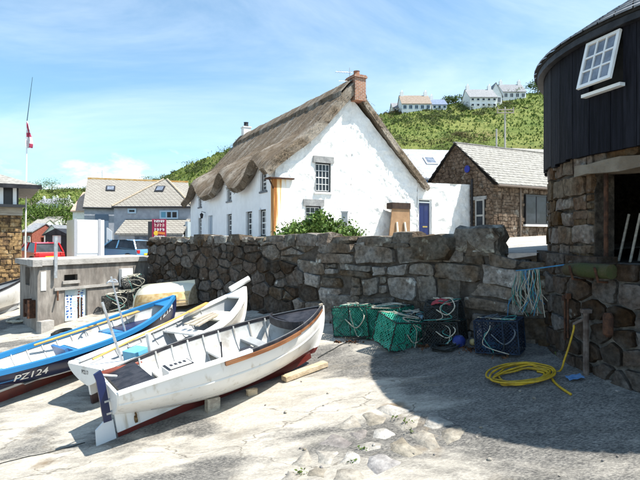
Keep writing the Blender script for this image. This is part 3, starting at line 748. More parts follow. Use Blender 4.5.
# thatch
def thatch_extra(t, vec, col, nz, b):
    n, l = t.nodes, t.links
    uv = n.new('ShaderNodeUVMap'); mp = n.new('ShaderNodeMapping'); mp.inputs['Scale'].default_value = (.8, 22, 1); l.new(uv.outputs[0], mp.inputs[0])
    def noi(s, vecs, d=6, r=.65):
        q = n.new('ShaderNodeTexNoise'); q.inputs['Scale'].default_value = s; q.inputs['Detail'].default_value = d; q.inputs['Roughness'].default_value = r; l.new(vecs, q.inputs['Vector']); return q.outputs[0]
    def mixc(f, a, c):
        x = n.new('ShaderNodeMix'); x.data_type = 'RGBA'; l.new(f, x.inputs[0])
        for i, v in ((6, a), (7, c)):
            if isinstance(v, tuple): x.inputs[i].default_value = lin(v)
            else: l.new(v, x.inputs[i])
        return x.outputs[2]
    fine = noi(1.6, mp.outputs[0], 8, .7)
    c = mixc(ramp(fine, .34, .66, t), (.085, .062, .042), (.26, .205, .15))
    mp2 = n.new('ShaderNodeMapping'); mp2.inputs['Scale'].default_value = (.5, 1.3, 1); l.new(uv.outputs[0], mp2.inputs[0])
    c = mixc(ramp(noi(.9, mp2.outputs[0]), .46, .64, t), c, (.33, .29, .24))
    c = mixc(ramp(noi(2.2, mp2.outputs[0]), .57, .68, t), c, (.06, .045, .032))
    bp = n.new('ShaderNodeBump'); bp.inputs['Strength'].default_value = 1; bp.inputs['Distance'].default_value = .09; l.new(fine, bp.inputs['Height']); l.new(bp.outputs[0], b.inputs['Normal'])
    return c
M_THATCH = mat('thatch', (.3, .2, .1), rough=.95, extra=thatch_extra, spec=.1)
wys = [(a+b)/2 for a, b, *_ in sw[:3]]
def wave(y):                 # 1 over an upper window, 0 between
    v = 0
    for k_, wy in enumerate(wys): v = max(v, math.exp(-((y-wy)/(1.2 if k_ < 2 else 1.3))**2))
    if y < wys[0]: v = max(v, .5)
    return v
XR = CW/2; OH = .62
def tpt(side, u, y, lift=0):
    """point on the outer thatch surface; u 0 ridge .. 1 eave"""
    run = CW/2+OH; slope = (RID-EAV)/(CW/2)
    x = XR+(-1 if side < 0 else 1)*u*run; z = RID+.42-u*run*slope-.06*math.sin(u*math.pi)+(.33+.014*y)*max(0, 1-u)**1.6
    z += .05*noise.noise((u*3, y*.8, side))+.02*noise.noise((u*9, y*3.1, side+4))+.016*noise.noise((u*4, y*9, side+8))
    if side < 0:
        k_ = max(0, (u-.42)/.58); k_ = k_*k_*(3-2*k_)
        z += k_*(1.05*wave(y)-.16)
    e = min(1, max(0, (1-u)/.05)); z -= .10*(1-e)
    z -= .07*max(0, 1-u/.05)
    for q in (y+.30, CLn+.42-y): z -= .10*max(0, 1-q/.16)
    return Vector((x, y, z+lift))
def tnorm(side): s_ = (RID-EAV)/(CW/2); v = Vector(((-1 if side < 0 else 1)*s_, 0, 1)); return v.normalized()
def thatch(side):
    nu, ny = 46, 190; ysn = [-.30+(CLn+.72)*j/ny for j in range(ny+1)]; nn = tnorm(side)
    top = [[tpt(side, i/nu, y) for y in ysn] for i in range(nu+1)]
    bot = [[top[i][j]-nn*((.40 if i < nu else .33)*(1 if side < 0 else .72)) for j in range(ny+1)] for i in range(nu+1)]
    mb = MB(); mb.grid(top); k = len(mb.v); mb.grid(bot); b_ = ny+1
    for i in range(nu):
        for j, fl in ((0, 0), (ny, 1)):
            mb.f.append((i*b_+j, (i+1)*b_+j, k+(i+1)*b_+j, k+i*b_+j)); mb.m.append(0)
    for j in range(ny):
        mb.f.append((nu*b_+j, nu*b_+j+1, k+nu*b_+j+1, k+nu*b_+j)); mb.m.append(0)
    uvs = [(i/nu*6.2, y) for i in range(nu+1) for y in ysn]; uvs = uvs+[(a+.31, c+.07) for a, c in uvs]
    o = obj('thatch', mb, M_THATCH, cot, 'auto'); me = o.data; uvl = me.uv_layers.new(name='UVMap')
    vi = np.zeros(len(me.loops), dtype=np.int32); me.loops.foreach_get('vertex_index', vi)
    uvl.data.foreach_set('uv', np.array(uvs, dtype=np.float32)[vi].ravel()); return o
for s_ in (-1, 1): thatch(s_)
def gtop2(x):
    run = CW/2+OH
    return max(gtop(x), tpt(-1, (XR-x)/run, .0).z-.50) if x < 2.2 else gtop(x)
gtop2.brk = [CW/2, 2.2]
obj('gable_wall', panel(0, CW, -.6, gtop2, gw, .075, .055, 3, gmap), M_LIME, cot, True)

# straw ends along eave and verge, ridge cap
def straws(points, dirs, n, ln, name):
    P = np.array(points); D = np.array(dirs); i = RNG.integers(0, len(P), n)
    p = P[i]+RNG.normal(size=(n, 3))*.07; d = D[i]+RNG.normal(size=(n, 3))*.16; d /= np.linalg.norm(d, axis=1)[:, None]
    a = np.cross(d, RNG.normal(size=(n, 3))); a /= np.linalg.norm(a, axis=1)[:, None]; L = (ln*(.5+RNG.random(n)))[:, None]; wv = .011
    o = quads(name, np.stack([p-a*wv, p+a*wv, p+d*L+a*wv*.5, p+d*L-a*wv*.5], axis=1), mat('straw', (.08, .06, .04), (.24, .19, .13), 3, .9), cot); o['kind'] = 'stuff'
slp = (RID-EAV)/(CW/2)
for side in (-1, 1):
    dn = Vector((-1 if side < 0 else 1, 0, -slp)).normalized(); pts_ = []; ds = []
    for j in range(500):
        y = -.28+(CLn+.64)*j/500; q = tpt(side, .995, y)-tnorm(side)*random.random()*.3; pts_.append(q); ds.append(dn)
    for j in range(260):
        u = random.random(); q = tpt(side, u, -.28)-tnorm(side)*random.random()*.36; pts_.append(q); ds.append((dn+Vector((0, -.5, 0))).normalized())
    straws(pts_, ds, 4200, .045, 'straw_edge')
    pts_ = []; ds = []
    for j in range(9000):
        u = random.random()*.97; y = -.28+(CLn+.64)*random.random(); pts_.append(tpt(side, u, y, .005)); ds.append((dn+tnorm(side)*.10).normalized())
    straws(pts_, ds, 2500, .09, 'straw_surface')
for side in (-1, 1):
    nu, ny = 7, 150; top = []; 
    for i in range(nu+1):
        row = []
        for j in range(ny+1):
            y = -.25+(CLn+.61)*j/ny; u = (i/nu)*(.165+.012*math.sin(y*7)+.01*noise.noise((y*3, 1, 2))); row.append(tpt(side, u, y, .0)+tnorm(side)*(.13 if i < nu else .0))
        top.append(row)
    mb = MB().grid(top); o = obj('ridge_cap', mb, M_THATCH, cot, 'auto', fix=False)
    uvl = o.data.uv_layers.new(name='UVMap'); vi = np.zeros(len(o.data.loops), dtype=np.int32); o.data.loops.foreach_get('vertex_index', vi)
    uvl.data.foreach_set('uv', np.array([(i*.15+2, -.4+(CLn+.76)*j/ny) for i in range(nu+1) for j in range(ny+1)], dtype=np.float32)[vi].ravel())
# chimneys
cxm = gx(356.5)-.02; zt = gz(356.5, 77)
mb = MB(); mb.lo(cxm-.30, cxm+.30, -.40, .40, RID-.25, zt-.14); mb.lo(cxm-.36, cxm+.36, -.46, .46, zt-.14, zt-.06); mb.lo(cxm-.32, cxm+.32, -.42, .42, zt-.06, zt)
ch = obj('chimney', mb, M_BRICK, cot)
mb = MB().lathe((cxm-.05, -.12, zt), [(.17, 0), (.15, .06), (.14, .2), (.16, .22)], 12); obj('chimney_pot', mb, mat('clay_pot', (.28, .14, .08), (.2, .1, .07), 5), ch, 'auto')
mb = MB(); mb.tube([(cxm-.3, .1, zt-.3), (cxm-.3, .1, zt+.42)], .018, 6); mb.tube([(cxm-1.05, .1, zt+.12), (cxm-.15, .1, zt+.22)], .012, 5); mb.tube([(cxm-.9, .1, zt-.30), (cxm-.28, .1, zt-.22)], .010, 5)
for k_ in range(7): mb.tube([(cxm-1.0+k_*.12, -.08, zt+.125+k_*.013), (cxm-1.0+k_*.12, .28, zt+.125+k_*.013)], .008, 4)
obj('television_aerial', mb, M_STEEL, ch)
mb = MB(); yb = CLn-.6; mb.lo(XR-.28, XR+.28, yb-.28, yb+.28, RID-.3, RID+1.38); mb.lo(XR-.32, XR+.32, yb-.32, yb+.32, RID+1.38, RID+1.46); c2_ = obj('chimney', mb, M_LIME, cot)
obj('chimney_pot', MB().lathe((XR, yb, RID+1.46), [(.2, 0), (.17, .1), (.16, .3), (.19, .34)], 12), M_BLACKP, c2_, 'auto')
# rust-streaked corner with its iron plate, lamp
def rust_extra(t, vec, col, nz, b):
    n, l = t.nodes, t.links; tcn = n.new('ShaderNodeTexCoord'); mp = n.new('ShaderNodeMapping'); mp.inputs['Scale'].default_value = (5.5, 5.5, .35); l.new(tcn.outputs['Object'], mp.inputs[0])
    q = n.new('ShaderNodeTexNoise'); q.inputs['Scale'].default_value = 1.0; q.inputs['Detail'].default_value = 5; l.new(mp.outputs[0], q.inputs['Vector'])
    sp = n.new('ShaderNodeSeparateXYZ'); l.new(tcn.outputs['Object'], sp.inputs[0]); ma = n.new('ShaderNodeMath'); ma.operation = 'MULTIPLY_ADD'; l.new(sp.outputs[0], ma.inputs[0]); ma.inputs[1].default_value = .36; l.new(q.outputs[0], ma.inputs[2])
    r_ = n.new('ShaderNodeValToRGB'); e = r_.color_ramp.elements; e[0].position = .38; e[0].color = (.30, .11, .03, 1); e[1].position = .62; e[1].color = (.80, .77, .71, 1)
    m_ = e.new(.46); m_.color = (.54, .26, .08, 1); m2 = e.new(.53); m2.color = (.70, .52, .30, 1); l.new(ma.outputs[0], r_.inputs[0]); return r_.outputs[0]
M_RUSTST = mat('rust_stained_lime', (.5, .3, .1), rough=.9, extra=rust_extra, bump=.3)
x1_ = gx(291.5); zt_ = gz(283, 179.5)
mb = MB(); mb.lo(-.09, x1_, -.085, .3, -.6, zt_); obj('corner_buttress', mb, M_RUSTST, cot)
mb = MB(); mb.lo(-.36, x1_+.05, -.22, .36, zt_, zt_+.06); mb.tube([(-.30, -.05, zt_), (-.1, -.05, zt_-.42)], .03, 6); obj('iron_plate', mb, M_RUST, cot)
ly = sy(205.5); lz = sz(205.5, 215)
mb = MB(); mb.tube([(0, ly, lz+.15), (-.25, ly, lz+.22), (-.25, ly, lz+.1)], .02, 6); mb.lathe((-.25, ly, lz-.22), [(.07, 0), (.12, .26), (.03, .34)], 8); obj('wall_lantern', mb, M_BLACKP, cot)

# ------------------------------------------------------------------ yard wall with the blue door
def line_wall(name, p0, p1, z0, zt0, zt1, th, holes, m, root, disp=.03, step=.1, seed=1):
    p0, p1 = Vector(p0), Vector(p1); d = (p1-p0).normalized(); n = Vector((d.y, -d.x)); L = (p1-p0).length
    fm = lambda x, z, e: (p0.x+d.x*x+n.x*e, p0.y+d.y*x+n.y*e, z)
    mb = panel(0, L, z0, lambda x: zt0+(zt1-zt0)*x/L, holes, step, disp, seed, fm, .2)
    mb.add([fm(0, zt0, 0), fm(L, zt1, 0), fm(L, zt1, -th), fm(0, zt0, -th), fm(0, z0, -th), fm(L, z0, -th)], [(0, 1, 2, 3), (3, 2, 5, 4)])
    return obj(name, mb, m, root, True, world=True, fix=False), fm
ga = Vector((CX, CY)); gdir = Vector((.884, .468)); gp = lambda w_: ga+gdir*w_
yw = thing('yard_wall', 'rough whitewashed wall with a blue door beside the cottage gable', 'wall', (gp(CW).x, gp(CW).y, EYE-.3), 0)
L1 = 3.86
def wx(px): return gx(px)-CW-.02
dr = (wx(418.5), wx(431.5), EYE-.5, EYE+2.02)
yo, yf = line_wall('wall_face', gp(CW+.02), gp(CW+.02+L1), EYE-.6, EYE+2.86, EYE+2.93, .35, [dr], M_LIME, yw, .07, .085, 5)
def fbox(fm, a, b, c, d, e, f_): return MB().add([fm(x, z, y) for x in (a, b) for z in (c, d) for y in (e, f_)], [(0, 1, 3, 2), (4, 6, 7, 5), (0, 4, 5, 1), (2, 3, 7, 6), (0, 2, 6, 4), (1, 5, 7, 3)])
M_BLUED = paint('blue_door_paint', (.004, .012, .085), .35)
db = obj('door', fbox(yf, dr[0]+.07, dr[1]-.07, dr[2], dr[3]-.20, -.16, -.11), M_BLUED, yw, world=True)
obj('letter_plate', fbox(yf, dr[0]+.35, dr[1]-.2, EYE+.55, EYE+.62, -.11, -.095), mat('brass', (.5, .36, .12), metal=.8, rough=.3), db, world=True)
for a_, b_ in ((.14, .40), (.46, .72)):
    for c_, d_ in ((-.3, .45), (.75, 1.7)): obj('panel', fbox(yf, dr[0]+a_-.02, dr[0]+b_-.02, EYE+c_, EYE+d_, -.113, -.10), M_BLUED, db, world=True)
fr = fbox(yf, dr[0], dr[0]+.07, dr[2], dr[3], -.17, -.05)
for q in (fbox(yf, dr[1]-.07, dr[1], dr[2], dr[3], -.17, -.05), fbox(yf, dr[0]+.07, dr[1]-.07, dr[3]-.20, dr[3]-.13, -.17, -.052), fbox(yf, dr[0]+.07, dr[1]-.07, dr[3]-.06, dr[3], -.17, -.052)): fr.add(q.v, q.f)
obj('door_frame', fr, M_WHITEP, yw, world=True)
obj('fanlight', fbox(yf, dr[0]+.07, dr[1]-.07, dr[3]-.13, dr[3]-.06, -.15, -.13), M_GLASS, yw, world=True)

# ------------------------------------------------------------------ stone barn
BX, BY = 9.0, 26.0; BZ = EYE+.0
barn = thing('stone_barn', 'brown stone barn with pale slate roof beside the white yard wall', 'building', (BX, BY, BZ), CROT)
bw, bl, be, br = 5.46, 14, 2.80, 5.35     # along -> front runs along local x, gable along local y
fmap_f = lambda x, z, d: (x, -d, z); fmap_g = lambda y, z, d: (-d, y, z)
fh = [(2.35, 5.0, .75, 2.35), (6.5, 8.0, .1, 2.3)]
gh = [(.55, 1.15, .35, 2.05)]
bk = MB(); bk.lo(.03, bl, .03, bw-.03, -.6, be); bk.prism([(.03, be), (bw-.03, be), (bw/2, br-.05)], .03, bl, f=lambda a, b, c: (c, a, b)); obj('wall_core', bk, mat('brown_mortar', (.085, .062, .044), (.15, .118, .09), 6, .95, .6, 20), barn)
rg4 = random.Random(4)
def barn_stones(poly, holes, fm, name, seed, wsz=.32, hsz=.20, rt=barn, m=M_STONE_BR, crs=False):
    xs_ = [p[0] for p in poly]; zs_ = [p[1] for p in poly]; q = random.Random(seed)
    pts = scatter(min(xs_), max(xs_), min(zs_), max(zs_), lambda x: wsz*(.6+.8*q.random()), lambda: hsz*(.7+.6*q.random()), .45, q)
    mb = MB()
    if crs: src = [(c_, (sum(a for a, _ in c_)/4, sum(b for _, b in c_)/4)) for c_ in coursed(min(xs_), max(xs_), min(zs_), max(zs_), lambda x: wsz*(.6+.8*q.random()), lambda: hsz*(.7+.6*q.random()), .14, q, .2)]
    else: src = zip(cells(pts, poly, 1.3), pts)
    for c, p in src:
        if not c or any(h[0]-.05 < p[0] < h[1]+.05 and h[2]-.05 < p[1] < h[3]+.05 for h in holes): continue
        stone_mb(mb, c, fm, .005, -.02, .022, .02, .006, False, q)
    o = obj(name, mb, m, rt); o['kind'] = 'stuff'; return o
M_BARN = mat('barn_stone', (.085, .056, .036), (.19, .14, .10), 2.6, .92, .8, 12, c3=(.26, .23, .19), s3=1.6, t3=(.58, .70), grain=8)
barn_stones([(0, -.3), (bl, -.3), (bl, be), (0, be)], fh, fmap_f, 'front_stonework', 1, m=M_BARN, crs=True)
barn_stones([(0, -.3), (bw, -.3), (bw, be), (bw/2, br), (0, be)], gh, fmap_g, 'gable_stonework', 2, m=M_BARN)
M_DKFR = paint('dark_frame', (.02, .02, .024))
for k_, h in enumerate(fh):
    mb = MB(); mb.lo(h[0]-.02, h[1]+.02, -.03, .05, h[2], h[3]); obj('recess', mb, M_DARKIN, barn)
    wo = window(barn, fmap_f, h[0], h[1], h[2], h[3], 3, 1, .07, M_DKFR, None, -.06, .06, glass=M_GLASS)
    mb = MB()
    for x in (h[0]+.3, h[0]+1.25): mb.lo(x, x+.5, -.048, -.04, h[2]+.1, h[3]-.6)
    obj('curtain', mb, mat('curtain', (.45, .5, .52), (.35, .4, .42), 8, .9, stretch=(6, 6, .3)), wo)
    mb = MB(); mb.lo(h[0]-.12, h[1]+.12, -.18, -.02, h[2]-.12, h[2]-.01); obj('sill', mb, M_WHITEP, wo)
h = gh[0]
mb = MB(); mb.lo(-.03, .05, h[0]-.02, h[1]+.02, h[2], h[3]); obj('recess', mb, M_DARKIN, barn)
wo = window(barn, fmap_g, h[0], h[1], h[2], h[3], 1, 2, .06, paint('grey_frame', (.36, .36, .34)), None, -.06, .05, glass=M_GLASS)
mb = MB(); mb.lo(-.10, .0, h[0]-.15, h[1]+.15, h[3], h[3]+.18); obj('lintel', mb, M_LINTEL, barn)
mb = MB(); mb.tube([(-.08, 1.42, -.3), (-.08, 1.42, 3.2)], .06, 8); obj('soil_pipe', mb, M_BLACKP, barn)
mb = MB(); mb.tube([(1.95, -.09, -.2), (1.95, -.09, be-.05)], .045, 8); mb.tube([(-.12, -.47, be-.10), (bl, -.47, be-.12)], .06, 8); obj('gutter', mb, paint('brown_gutter', (.16, .12, .09)), barn)
mb = MB().lathe((-.06, bw/2-.95, br-1.55), [(.02, -.03), (.20, -.03), (.20, .0), (.18, .03)], 14, axis='X'); obj('alarm_box', mb, paint('alarm_blue', (.01, .03, .3)), barn)
# slate roof in courses
def slate_roof(root, x0, x1, y0, y1, z0, yr, zr, m, name='roof', th=.05, rows_n=16, sl=.36):
    mb = MB(); q = random.Random(int(x1*10))
    for side in (0, 1):
        ya, yb_ = (y0, yr) if side == 0 else (y1, yr); za = z0
        for i in range(rows_n):
            f0, f1 = i/rows_n, (i+1.06)/rows_n; n_ = int((x1-x0)/sl)
            for k in range(n_):
                a = x0+(x1-x0)*(k+(.5 if i % 2 else 0)-.25)/n_; b = a+(x1-x0)/n_*.97; a, b = max(a, x0), min(b, x1)
                j = q.random()*.012; ly0, lz0 = ya+(yb_-ya)*f0, za+(zr-za)*f0+.035+j; ly1, lz1 = ya+(yb_-ya)*f1, za+(zr-za)*f1+.006
                mb.add([(a, ly0, lz0), (b, ly0, lz0), (b, ly1, lz1), (a, ly1, lz1), (a, ly0, lz0-.04), (b, ly0, lz0-.04)], [(0, 1, 2, 3), (4, 5, 1, 0)])
    mb.lo(x0, x1, yr-.09, yr+.09, zr-.01, zr+.05)
    o = obj(name, mb, m, root, fix=False); o['kind'] = 'stuff'
    mb = MB().prism([(y0, z0-.06), (y0, z0), (yr, zr), (y1, z0), (y1, z0-.06), (yr, zr-.08)], x0+.01, x1-.01, f=lambda a, b, c: (c, a, b)); obj('roof_deck', mb, M_DARKIN, root)
slate_roof(barn, -.14, bl, -.45, bw+.3, be-.02, bw/2, br+.05, M_SLATE_LT)

# ================================================================== BOATS
class Hull:
    def __init__(s, L, B, Dm, Hb, Hs, tuck=.24, rake=.38, full=.62, tr=.66, keel=.10):
        s.L, s.B, s.Dm, s.Hb, s.Hs, s.tuck, s.rake, s.full, s.tr, s.keel = L, B, Dm, Hb, Hs, tuck, rake, full, tr, keel
    def sheer(s, t):
        return s.Dm+((s.Hs-s.Dm)*((.42-t)/.42)**2 if t < .42 else (s.Hb-s.Dm)*((t-.42)/.58)**2.0)
    def beam(s, t):
        f = s.tr+(1-s.tr)*math.sin(math.pi/2*min(1, t/.45)) if t < .45 else max(0, 1-((t-.45)/.55)**2.5)
        return s.B/2*max(f, .018)
    def zb(s, t):
        z = s.keel
        if t < .45: z += s.tuck*(1-t/.45)**2
        if t > .7: z += .10*((t-.7)/.3)**2
        return z
    def pt(s, t, v, side=1, off=0.0):
        e = s.full+(.30*max(0, (.35-t)/.35))+(.62*max(0, (t-.5)/.5)**1.3)
        y = s.beam(t)*math.sin(v*math.pi/2)**e
        z = s.zb(t)+(s.sheer(t)-s.zb(t))*v**1.12
        st = max(0, (t-.55)/.45); st = st*st*(3-2*st)
        x = s.L*t-s.rake*(1-v)**2.0*st
        y = max(0, y-off)
        return Vector((x, side*y, z+(off*.6 if off > 0 else 0)))
    def at_z(s, t, z):
        zb, sh = s.zb(t), s.sheer(t); q = min(1, max(0, (z-zb)/(sh-zb))); return q**(1/1.12)
    def side_pt(s, x, z, side, off=.006):     # point on the planking at local x,z
        t = x/s.L
        for _ in range(4):
            v = s.at_z(t, z); t += (x-s.pt(t, v).x)/s.L
        p = s.pt(t, s.at_z(t, z), side); a = s.pt(t+.01, v, side)-s.pt(t-.01, v, side); b = s.pt(t, min(1, v+.03), side)-s.pt(t, max(0, v-.03), side)
        n = a.cross(b).normalized(); n = n if n.y*side > 0 else -n
        return p+n*off
    def shell(s, off=0.0, nt=46, nv=16, t1=1.0):
        rows = []
        for i in range(nt+1):
            t = t1*i/nt
            rows.append([s.pt(t, 1-j/nv, 1, off) for j in range(nv)]+[s.pt(t, j/nv, -1, off) for j in range(nv+1)])
        return MB().grid(rows)
    def rail(s, w_=.05, h_=.05, t0=0.0, t1=1.0, side=1, out=.02, dz=0.0, v=1.0, n=40):
        rows = []
        for i in range(n+1):
            t = t0+(t1-t0)*i/n; p = s.pt(t, v, side); yy = p.y*side
            a, b = max(.0, yy+out-w_), yy+out
            rows.append([(p.x, side*a, p.z-h_+dz), (p.x, side*b, p.z-h_+dz), (p.x, side*b, p.z+dz+.012), (p.x, side*a, p.z+dz+.012), (p.x, side*a, p.z-h_+dz)])
        mb = MB().grid(rows); k = n*5; mb.f += [(0, 1, 2, 3), (k+3, k+2, k+1, k)]; mb.m += [0, 0]; return mb
    def flat(s, z, t0, t1, th=.03, n=20, inset=.03, zf=None):
        top = []; 
        for i in range(n+1):
            t = t0+(t1-t0)*i/n; zz_ = zf(t) if zf else z; v = s.at_z(t, zz_); p = s.pt(t, v); y = max(.005, p.y-inset); top.append((p.x, y, zz_))
        mb = MB(); L_ = [(x, y, z_) for x, y, z_ in top]; R_ = [(x, -y, z_) for x, y, z_ in top]
        rows = [[(x, y, z_-th), (x, y, z_), (x, -y, z_), (x, -y, z_-th), (x, y, z_-th)] for x, y, z_ in top]
        mb.grid(rows); k = n*5; mb.f += [(0, 1, 2, 3), (k+3, k+2, k+1, k)]; mb.m += [0, 0]; return mb
    def transom(s, th=.045, lift=.0):
        pts = [s.pt(0, j/10, 1) for j in range(11)]; poly = [(p.y, p.z) for p in pts]+[(-p.y, p.z) for p in reversed(pts[1:])]
        poly = [(y, z+(lift*(1-abs(y)/s.beam(0)) if z > s.sheer(0)-.01 else 0)) for y, z in poly]
        return MB().prism(poly, -th+.02, .02, f=lambda a, b, c: (c, a, b))
    def keel_mb(s, w_=.055, aft=True):
        n = 40; rows = []
        for i in range(n+1):
            t = i/n*.985; x = s.pt(t, 0).x
            bot = 0.0 if t < .72 else (s.zb(t)-.05)*((t-.72)/.28)**1.4*.9
            top = s.zb(t)+.03; rows.append([(x, w_/2, bot), (x, -w_/2, bot), (x, -w_/2, top), (x, w_/2, top), (x, w_/2, bot)])
        mb = MB().grid(rows); mb.f += [(0, 1, 2, 3), (n*5+3, n*5+2, n*5+1, n*5)]; mb.m += [0, 0]
        st = [s.pt(1, j/12) for j in range(13)]                      # stem post
        rows = []
        for p in st: rows.append([(p.x-.05, .03, p.z), (p.x+.045, .022, p.z+.0), (p.x+.045, -.022, p.z+.0), (p.x-.05, -.03, p.z), (p.x-.05, .03, p.z)])
        k = len(mb.v); mb.grid(rows); mb.f += [(k, k+1, k+2, k+3), (k+60+3, k+60+2, k+60+1, k+60)]; mb.m += [0, 0]
        return mb
def hull_mat(name, top, bottom, wl, stripe=None, slope=.0, dirt=(.5, .48, .42)):
    def f(t, vec, col, nz, b):
        n, l = t.nodes, t.links; tcn = n.new('ShaderNodeTexCoord'); sp = n.new('ShaderNodeSeparateXYZ'); l.new(tcn.outputs['Object'], sp.inputs[0])
        sc = n.new('ShaderNodeMath'); sc.operation = 'MULTIPLY_ADD'; l.new(sp.outputs[0], sc.inputs[0]); sc.inputs[1].default_value = -slope; l.new(sp.outputs[2], sc.inputs[2])
        z = sc.outputs[0]
        def mixc(f_, a, c):
            x = n.new('ShaderNodeMix'); x.data_type = 'RGBA'; l.new(f_, x.inputs[0])
            for i, v in ((6, a), (7, c)):
                if isinstance(v, tuple): x.inputs[i].default_value = lin(v)
                else: l.new(v, x.inputs[i])
            return x.outputs[2]
        def stepn(v):
            mr = n.new('ShaderNodeMapRange'); l.new(z, mr.inputs[0]); mr.inputs[1].default_value = v-.003; mr.inputs[2].default_value = v+.003; return mr.outputs[0]
        q = n.new('ShaderNodeTexNoise'); q.inputs['Scale'].default_value = 2.2; q.inputs['Detail'].default_value = 8; q.inputs['Roughness'].default_value = .7; l.new(tcn.outputs['Object'], q.inputs['Vector'])
        tp = mixc(ramp(q.outputs[0], .50, .76, t), top, tuple(a*.5+d*.5 for a, d in zip(top, dirt)) if top[0] > .4 else tuple(v*.6 for v in top))
        mp3 = n.new('ShaderNodeMapping'); mp3.inputs['Scale'].default_value = (7, 7, .9); l.new(tcn.outputs['Object'], mp3.inputs[0])
        q3 = n.new('ShaderNodeTexNoise'); q3.inputs['Scale'].default_value = 1.4; q3.inputs['Detail'].default_value = 7; l.new(mp3.outputs[0], q3.inputs['Vector'])
        tp = mixc(ramp(q3.outputs[0], .56, .80, t), tp, tuple(v*.55 for v in top) if top[0] < .4 else (.46, .40, .31))
        bt = mixc(ramp(q.outputs[0], .42, .70, t), bottom, tuple(v*.45+.015 for v in bottom))
        c = mixc(stepn(wl), bt, tp)
        if stripe: 
            c0 = mixc(stepn(wl+.045), stripe, tp); c = mixc(stepn(wl), bt, c0)
        return c
    return mat(name, top, rough=.3, extra=f, bump=.05, scale=3, spec=.5)
def place(px_s, py_s, bow_px, bow_py, bow_h, roll=0, extra_len=0, stern_dx=0):
    s_ = G(px_s, py_s); b_ = G(bow_px, bow_py, bow_h); d = Vector((b_.x-s_.x, b_.y-s_.y)); th = math.atan2(d.y, d.x)
    m = .12*(math.cos(th)+math.sin(th)); L = d.length/math.cos(math.atan(m))
    return s_, th, math.atan(m), L
def oar(mb, a, b, r=.022, blade=.7):
    a, b = Vector(a), Vector(b); d = (b-a).normalized(); mb.tube([a, b], r, 8)
    u = d.cross(Vector((0, 0, 1))).normalized(); n = u.cross(d); p = b; q = b+d*blade
    mb.box((p+q)/2, (blade, .13, .018), Matrix((d, u, n)).transposed()); return mb
M_RED_AF = (.13, .018, .014)
M_DKPAINT = mat('dark_deck_paint', (.012, .012, .016), (.035, .034, .04), 6, .5, .15, 20)
M_VARN = mat('varnished_rubber', (.17, .068, .03), (.26, .125, .06), 5, .45, .2, 12, stretch=(.4, 3, 3))
M_SKY = paint('sky_blue_paint', (.022, .17, .38), .35)
M_GREYIN = paint('grey_boat_inside', (.30, .31, .32), .5, (.18, .17, .165))
M_DECKB = mat('deck_boards', (.36, .34, .31), (.27, .25, .22), 3, .7, .3, 12, stretch=(.5, 3, 3), rnd=.2)
M_INW = paint('scuffed_white_inside', (.52, .52, .50), .5, (.30, .28, .25), scale=3, amount=(.42, .68))
M_CREAM = paint('cream_paint', (.72, .66, .52), .4)
M_BLUESP = paint('blue_spar_paint', (.007, .014, .065), .4)
M_REDSP = paint('red_brown_spar', (.24, .055, .03), .45)
M_YELLOAR = mat('yellow_varnish', (.58, .36, .10), (.46, .27, .08), 4, .4, .1, stretch=(.4, 3, 3))
M_CYAN = paint('cyan_plastic', (.12, .42, .62), .4)

# ---- boat nearest the camera
s3, th3, pi3, L3 = place(118, 437, 328, 311, .95)
H3 = Hull(L3, 1.72, .96, 1.08, .87, tuck=.27, rake=.36, full=.60, tr=.66)
b3 = thing('rowing_boat', 'white open boat with red bottom, dark foredeck and blue rudder, nearest the camera', 'boat', s3+Vector((0, 0, .01)), (R(1.5), -pi3, th3), 'boats drawn up on the slipway')
M_H3 = hull_mat('white_red_hull', (.80, .79, .77), M_RED_AF, .07, slope=.058)
obj('hull', H3.shell(0, 60, 20), M_H3, b3, True); obj('inner_lining', H3.shell(.03), M_INW, b3, True)
obj('transom', H3.transom(), M_WHITEB, b3); obj('keel', H3.keel_mb(), M_H3, b3)
obj('gunwale', H3.rail(.10, .035, .0, .50, -1, .035, .012), M_WHITEB, b3); obj('gunwale', H3.rail(.06, .05, .50, 1.0, -1, .02), M_DKPAINT, b3)
obj('gunwale', H3.rail(.06, .05, 0, 1.0, 1, .02), M_DKPAINT, b3)
obj('rubbing_strake', H3.rail(.05, .05, .38, .76, -1, .055, -.045), M_VARN, b3); obj('rubbing_strake', H3.rail(.045, .035, .76, .995, -1, .03, -.05), M_VARN, b3); obj('rubbing_strake', H3.rail(.05, .05, .05, .98, 1, .05, -.045), M_VARN, b3)
obj('side_strake', H3.rail(.02, .012, .0, .97, -1, .012, 0, .64), M_WHITEB, b3)
obj('foredeck', H3.flat(0, .80, .985, .03, 16, .02, zf=lambda t: H3.sheer(t)-.02), M_DKPAINT, b3)
yb_ = H3.beam(.79)
mb = MB(); n_ = 14; cp = [(H3.L*.795-.20*math.cos(k/n_*math.pi-math.pi/2), yb_*.93*math.sin(k/n_*math.pi-math.pi/2)) for k in range(n_+1)]
rows = [[(x-.02, y*.97, H3.sheer(.80)-.08), (x-.02, y*.97, H3.sheer(.80)+.07), (x+.02, y, H3.sheer(.80)+.07), (x+.02, y, H3.sheer(.80)-.08)] for x, y in cp]; mb.grid(rows); obj('coaming', mb, M_DKPAINT, b3)
obj('floor_boards', H3.flat(.36, .12, .78, .03), M_GREYIN, b3)
obj('aft_deck', H3.flat(0, .015, .135, .03, 8, .01, zf=lambda t: H3.sheer(t)-.015), M_DKPAINT, b3)
obj('side_bench', MB().add(*[(lambda q: (q.v, q.f))(H3.flat(.64, .20, .36, .04, 6, .03))][0]), M_WHITEB, b3)
obj('thwart', H3.flat(.66, .46, .53, .04, 4, .03), M_WHITEB, b3); obj('thwart', H3.flat(.70, .63, .68, .04, 4, .03), M_GREYIN, b3)
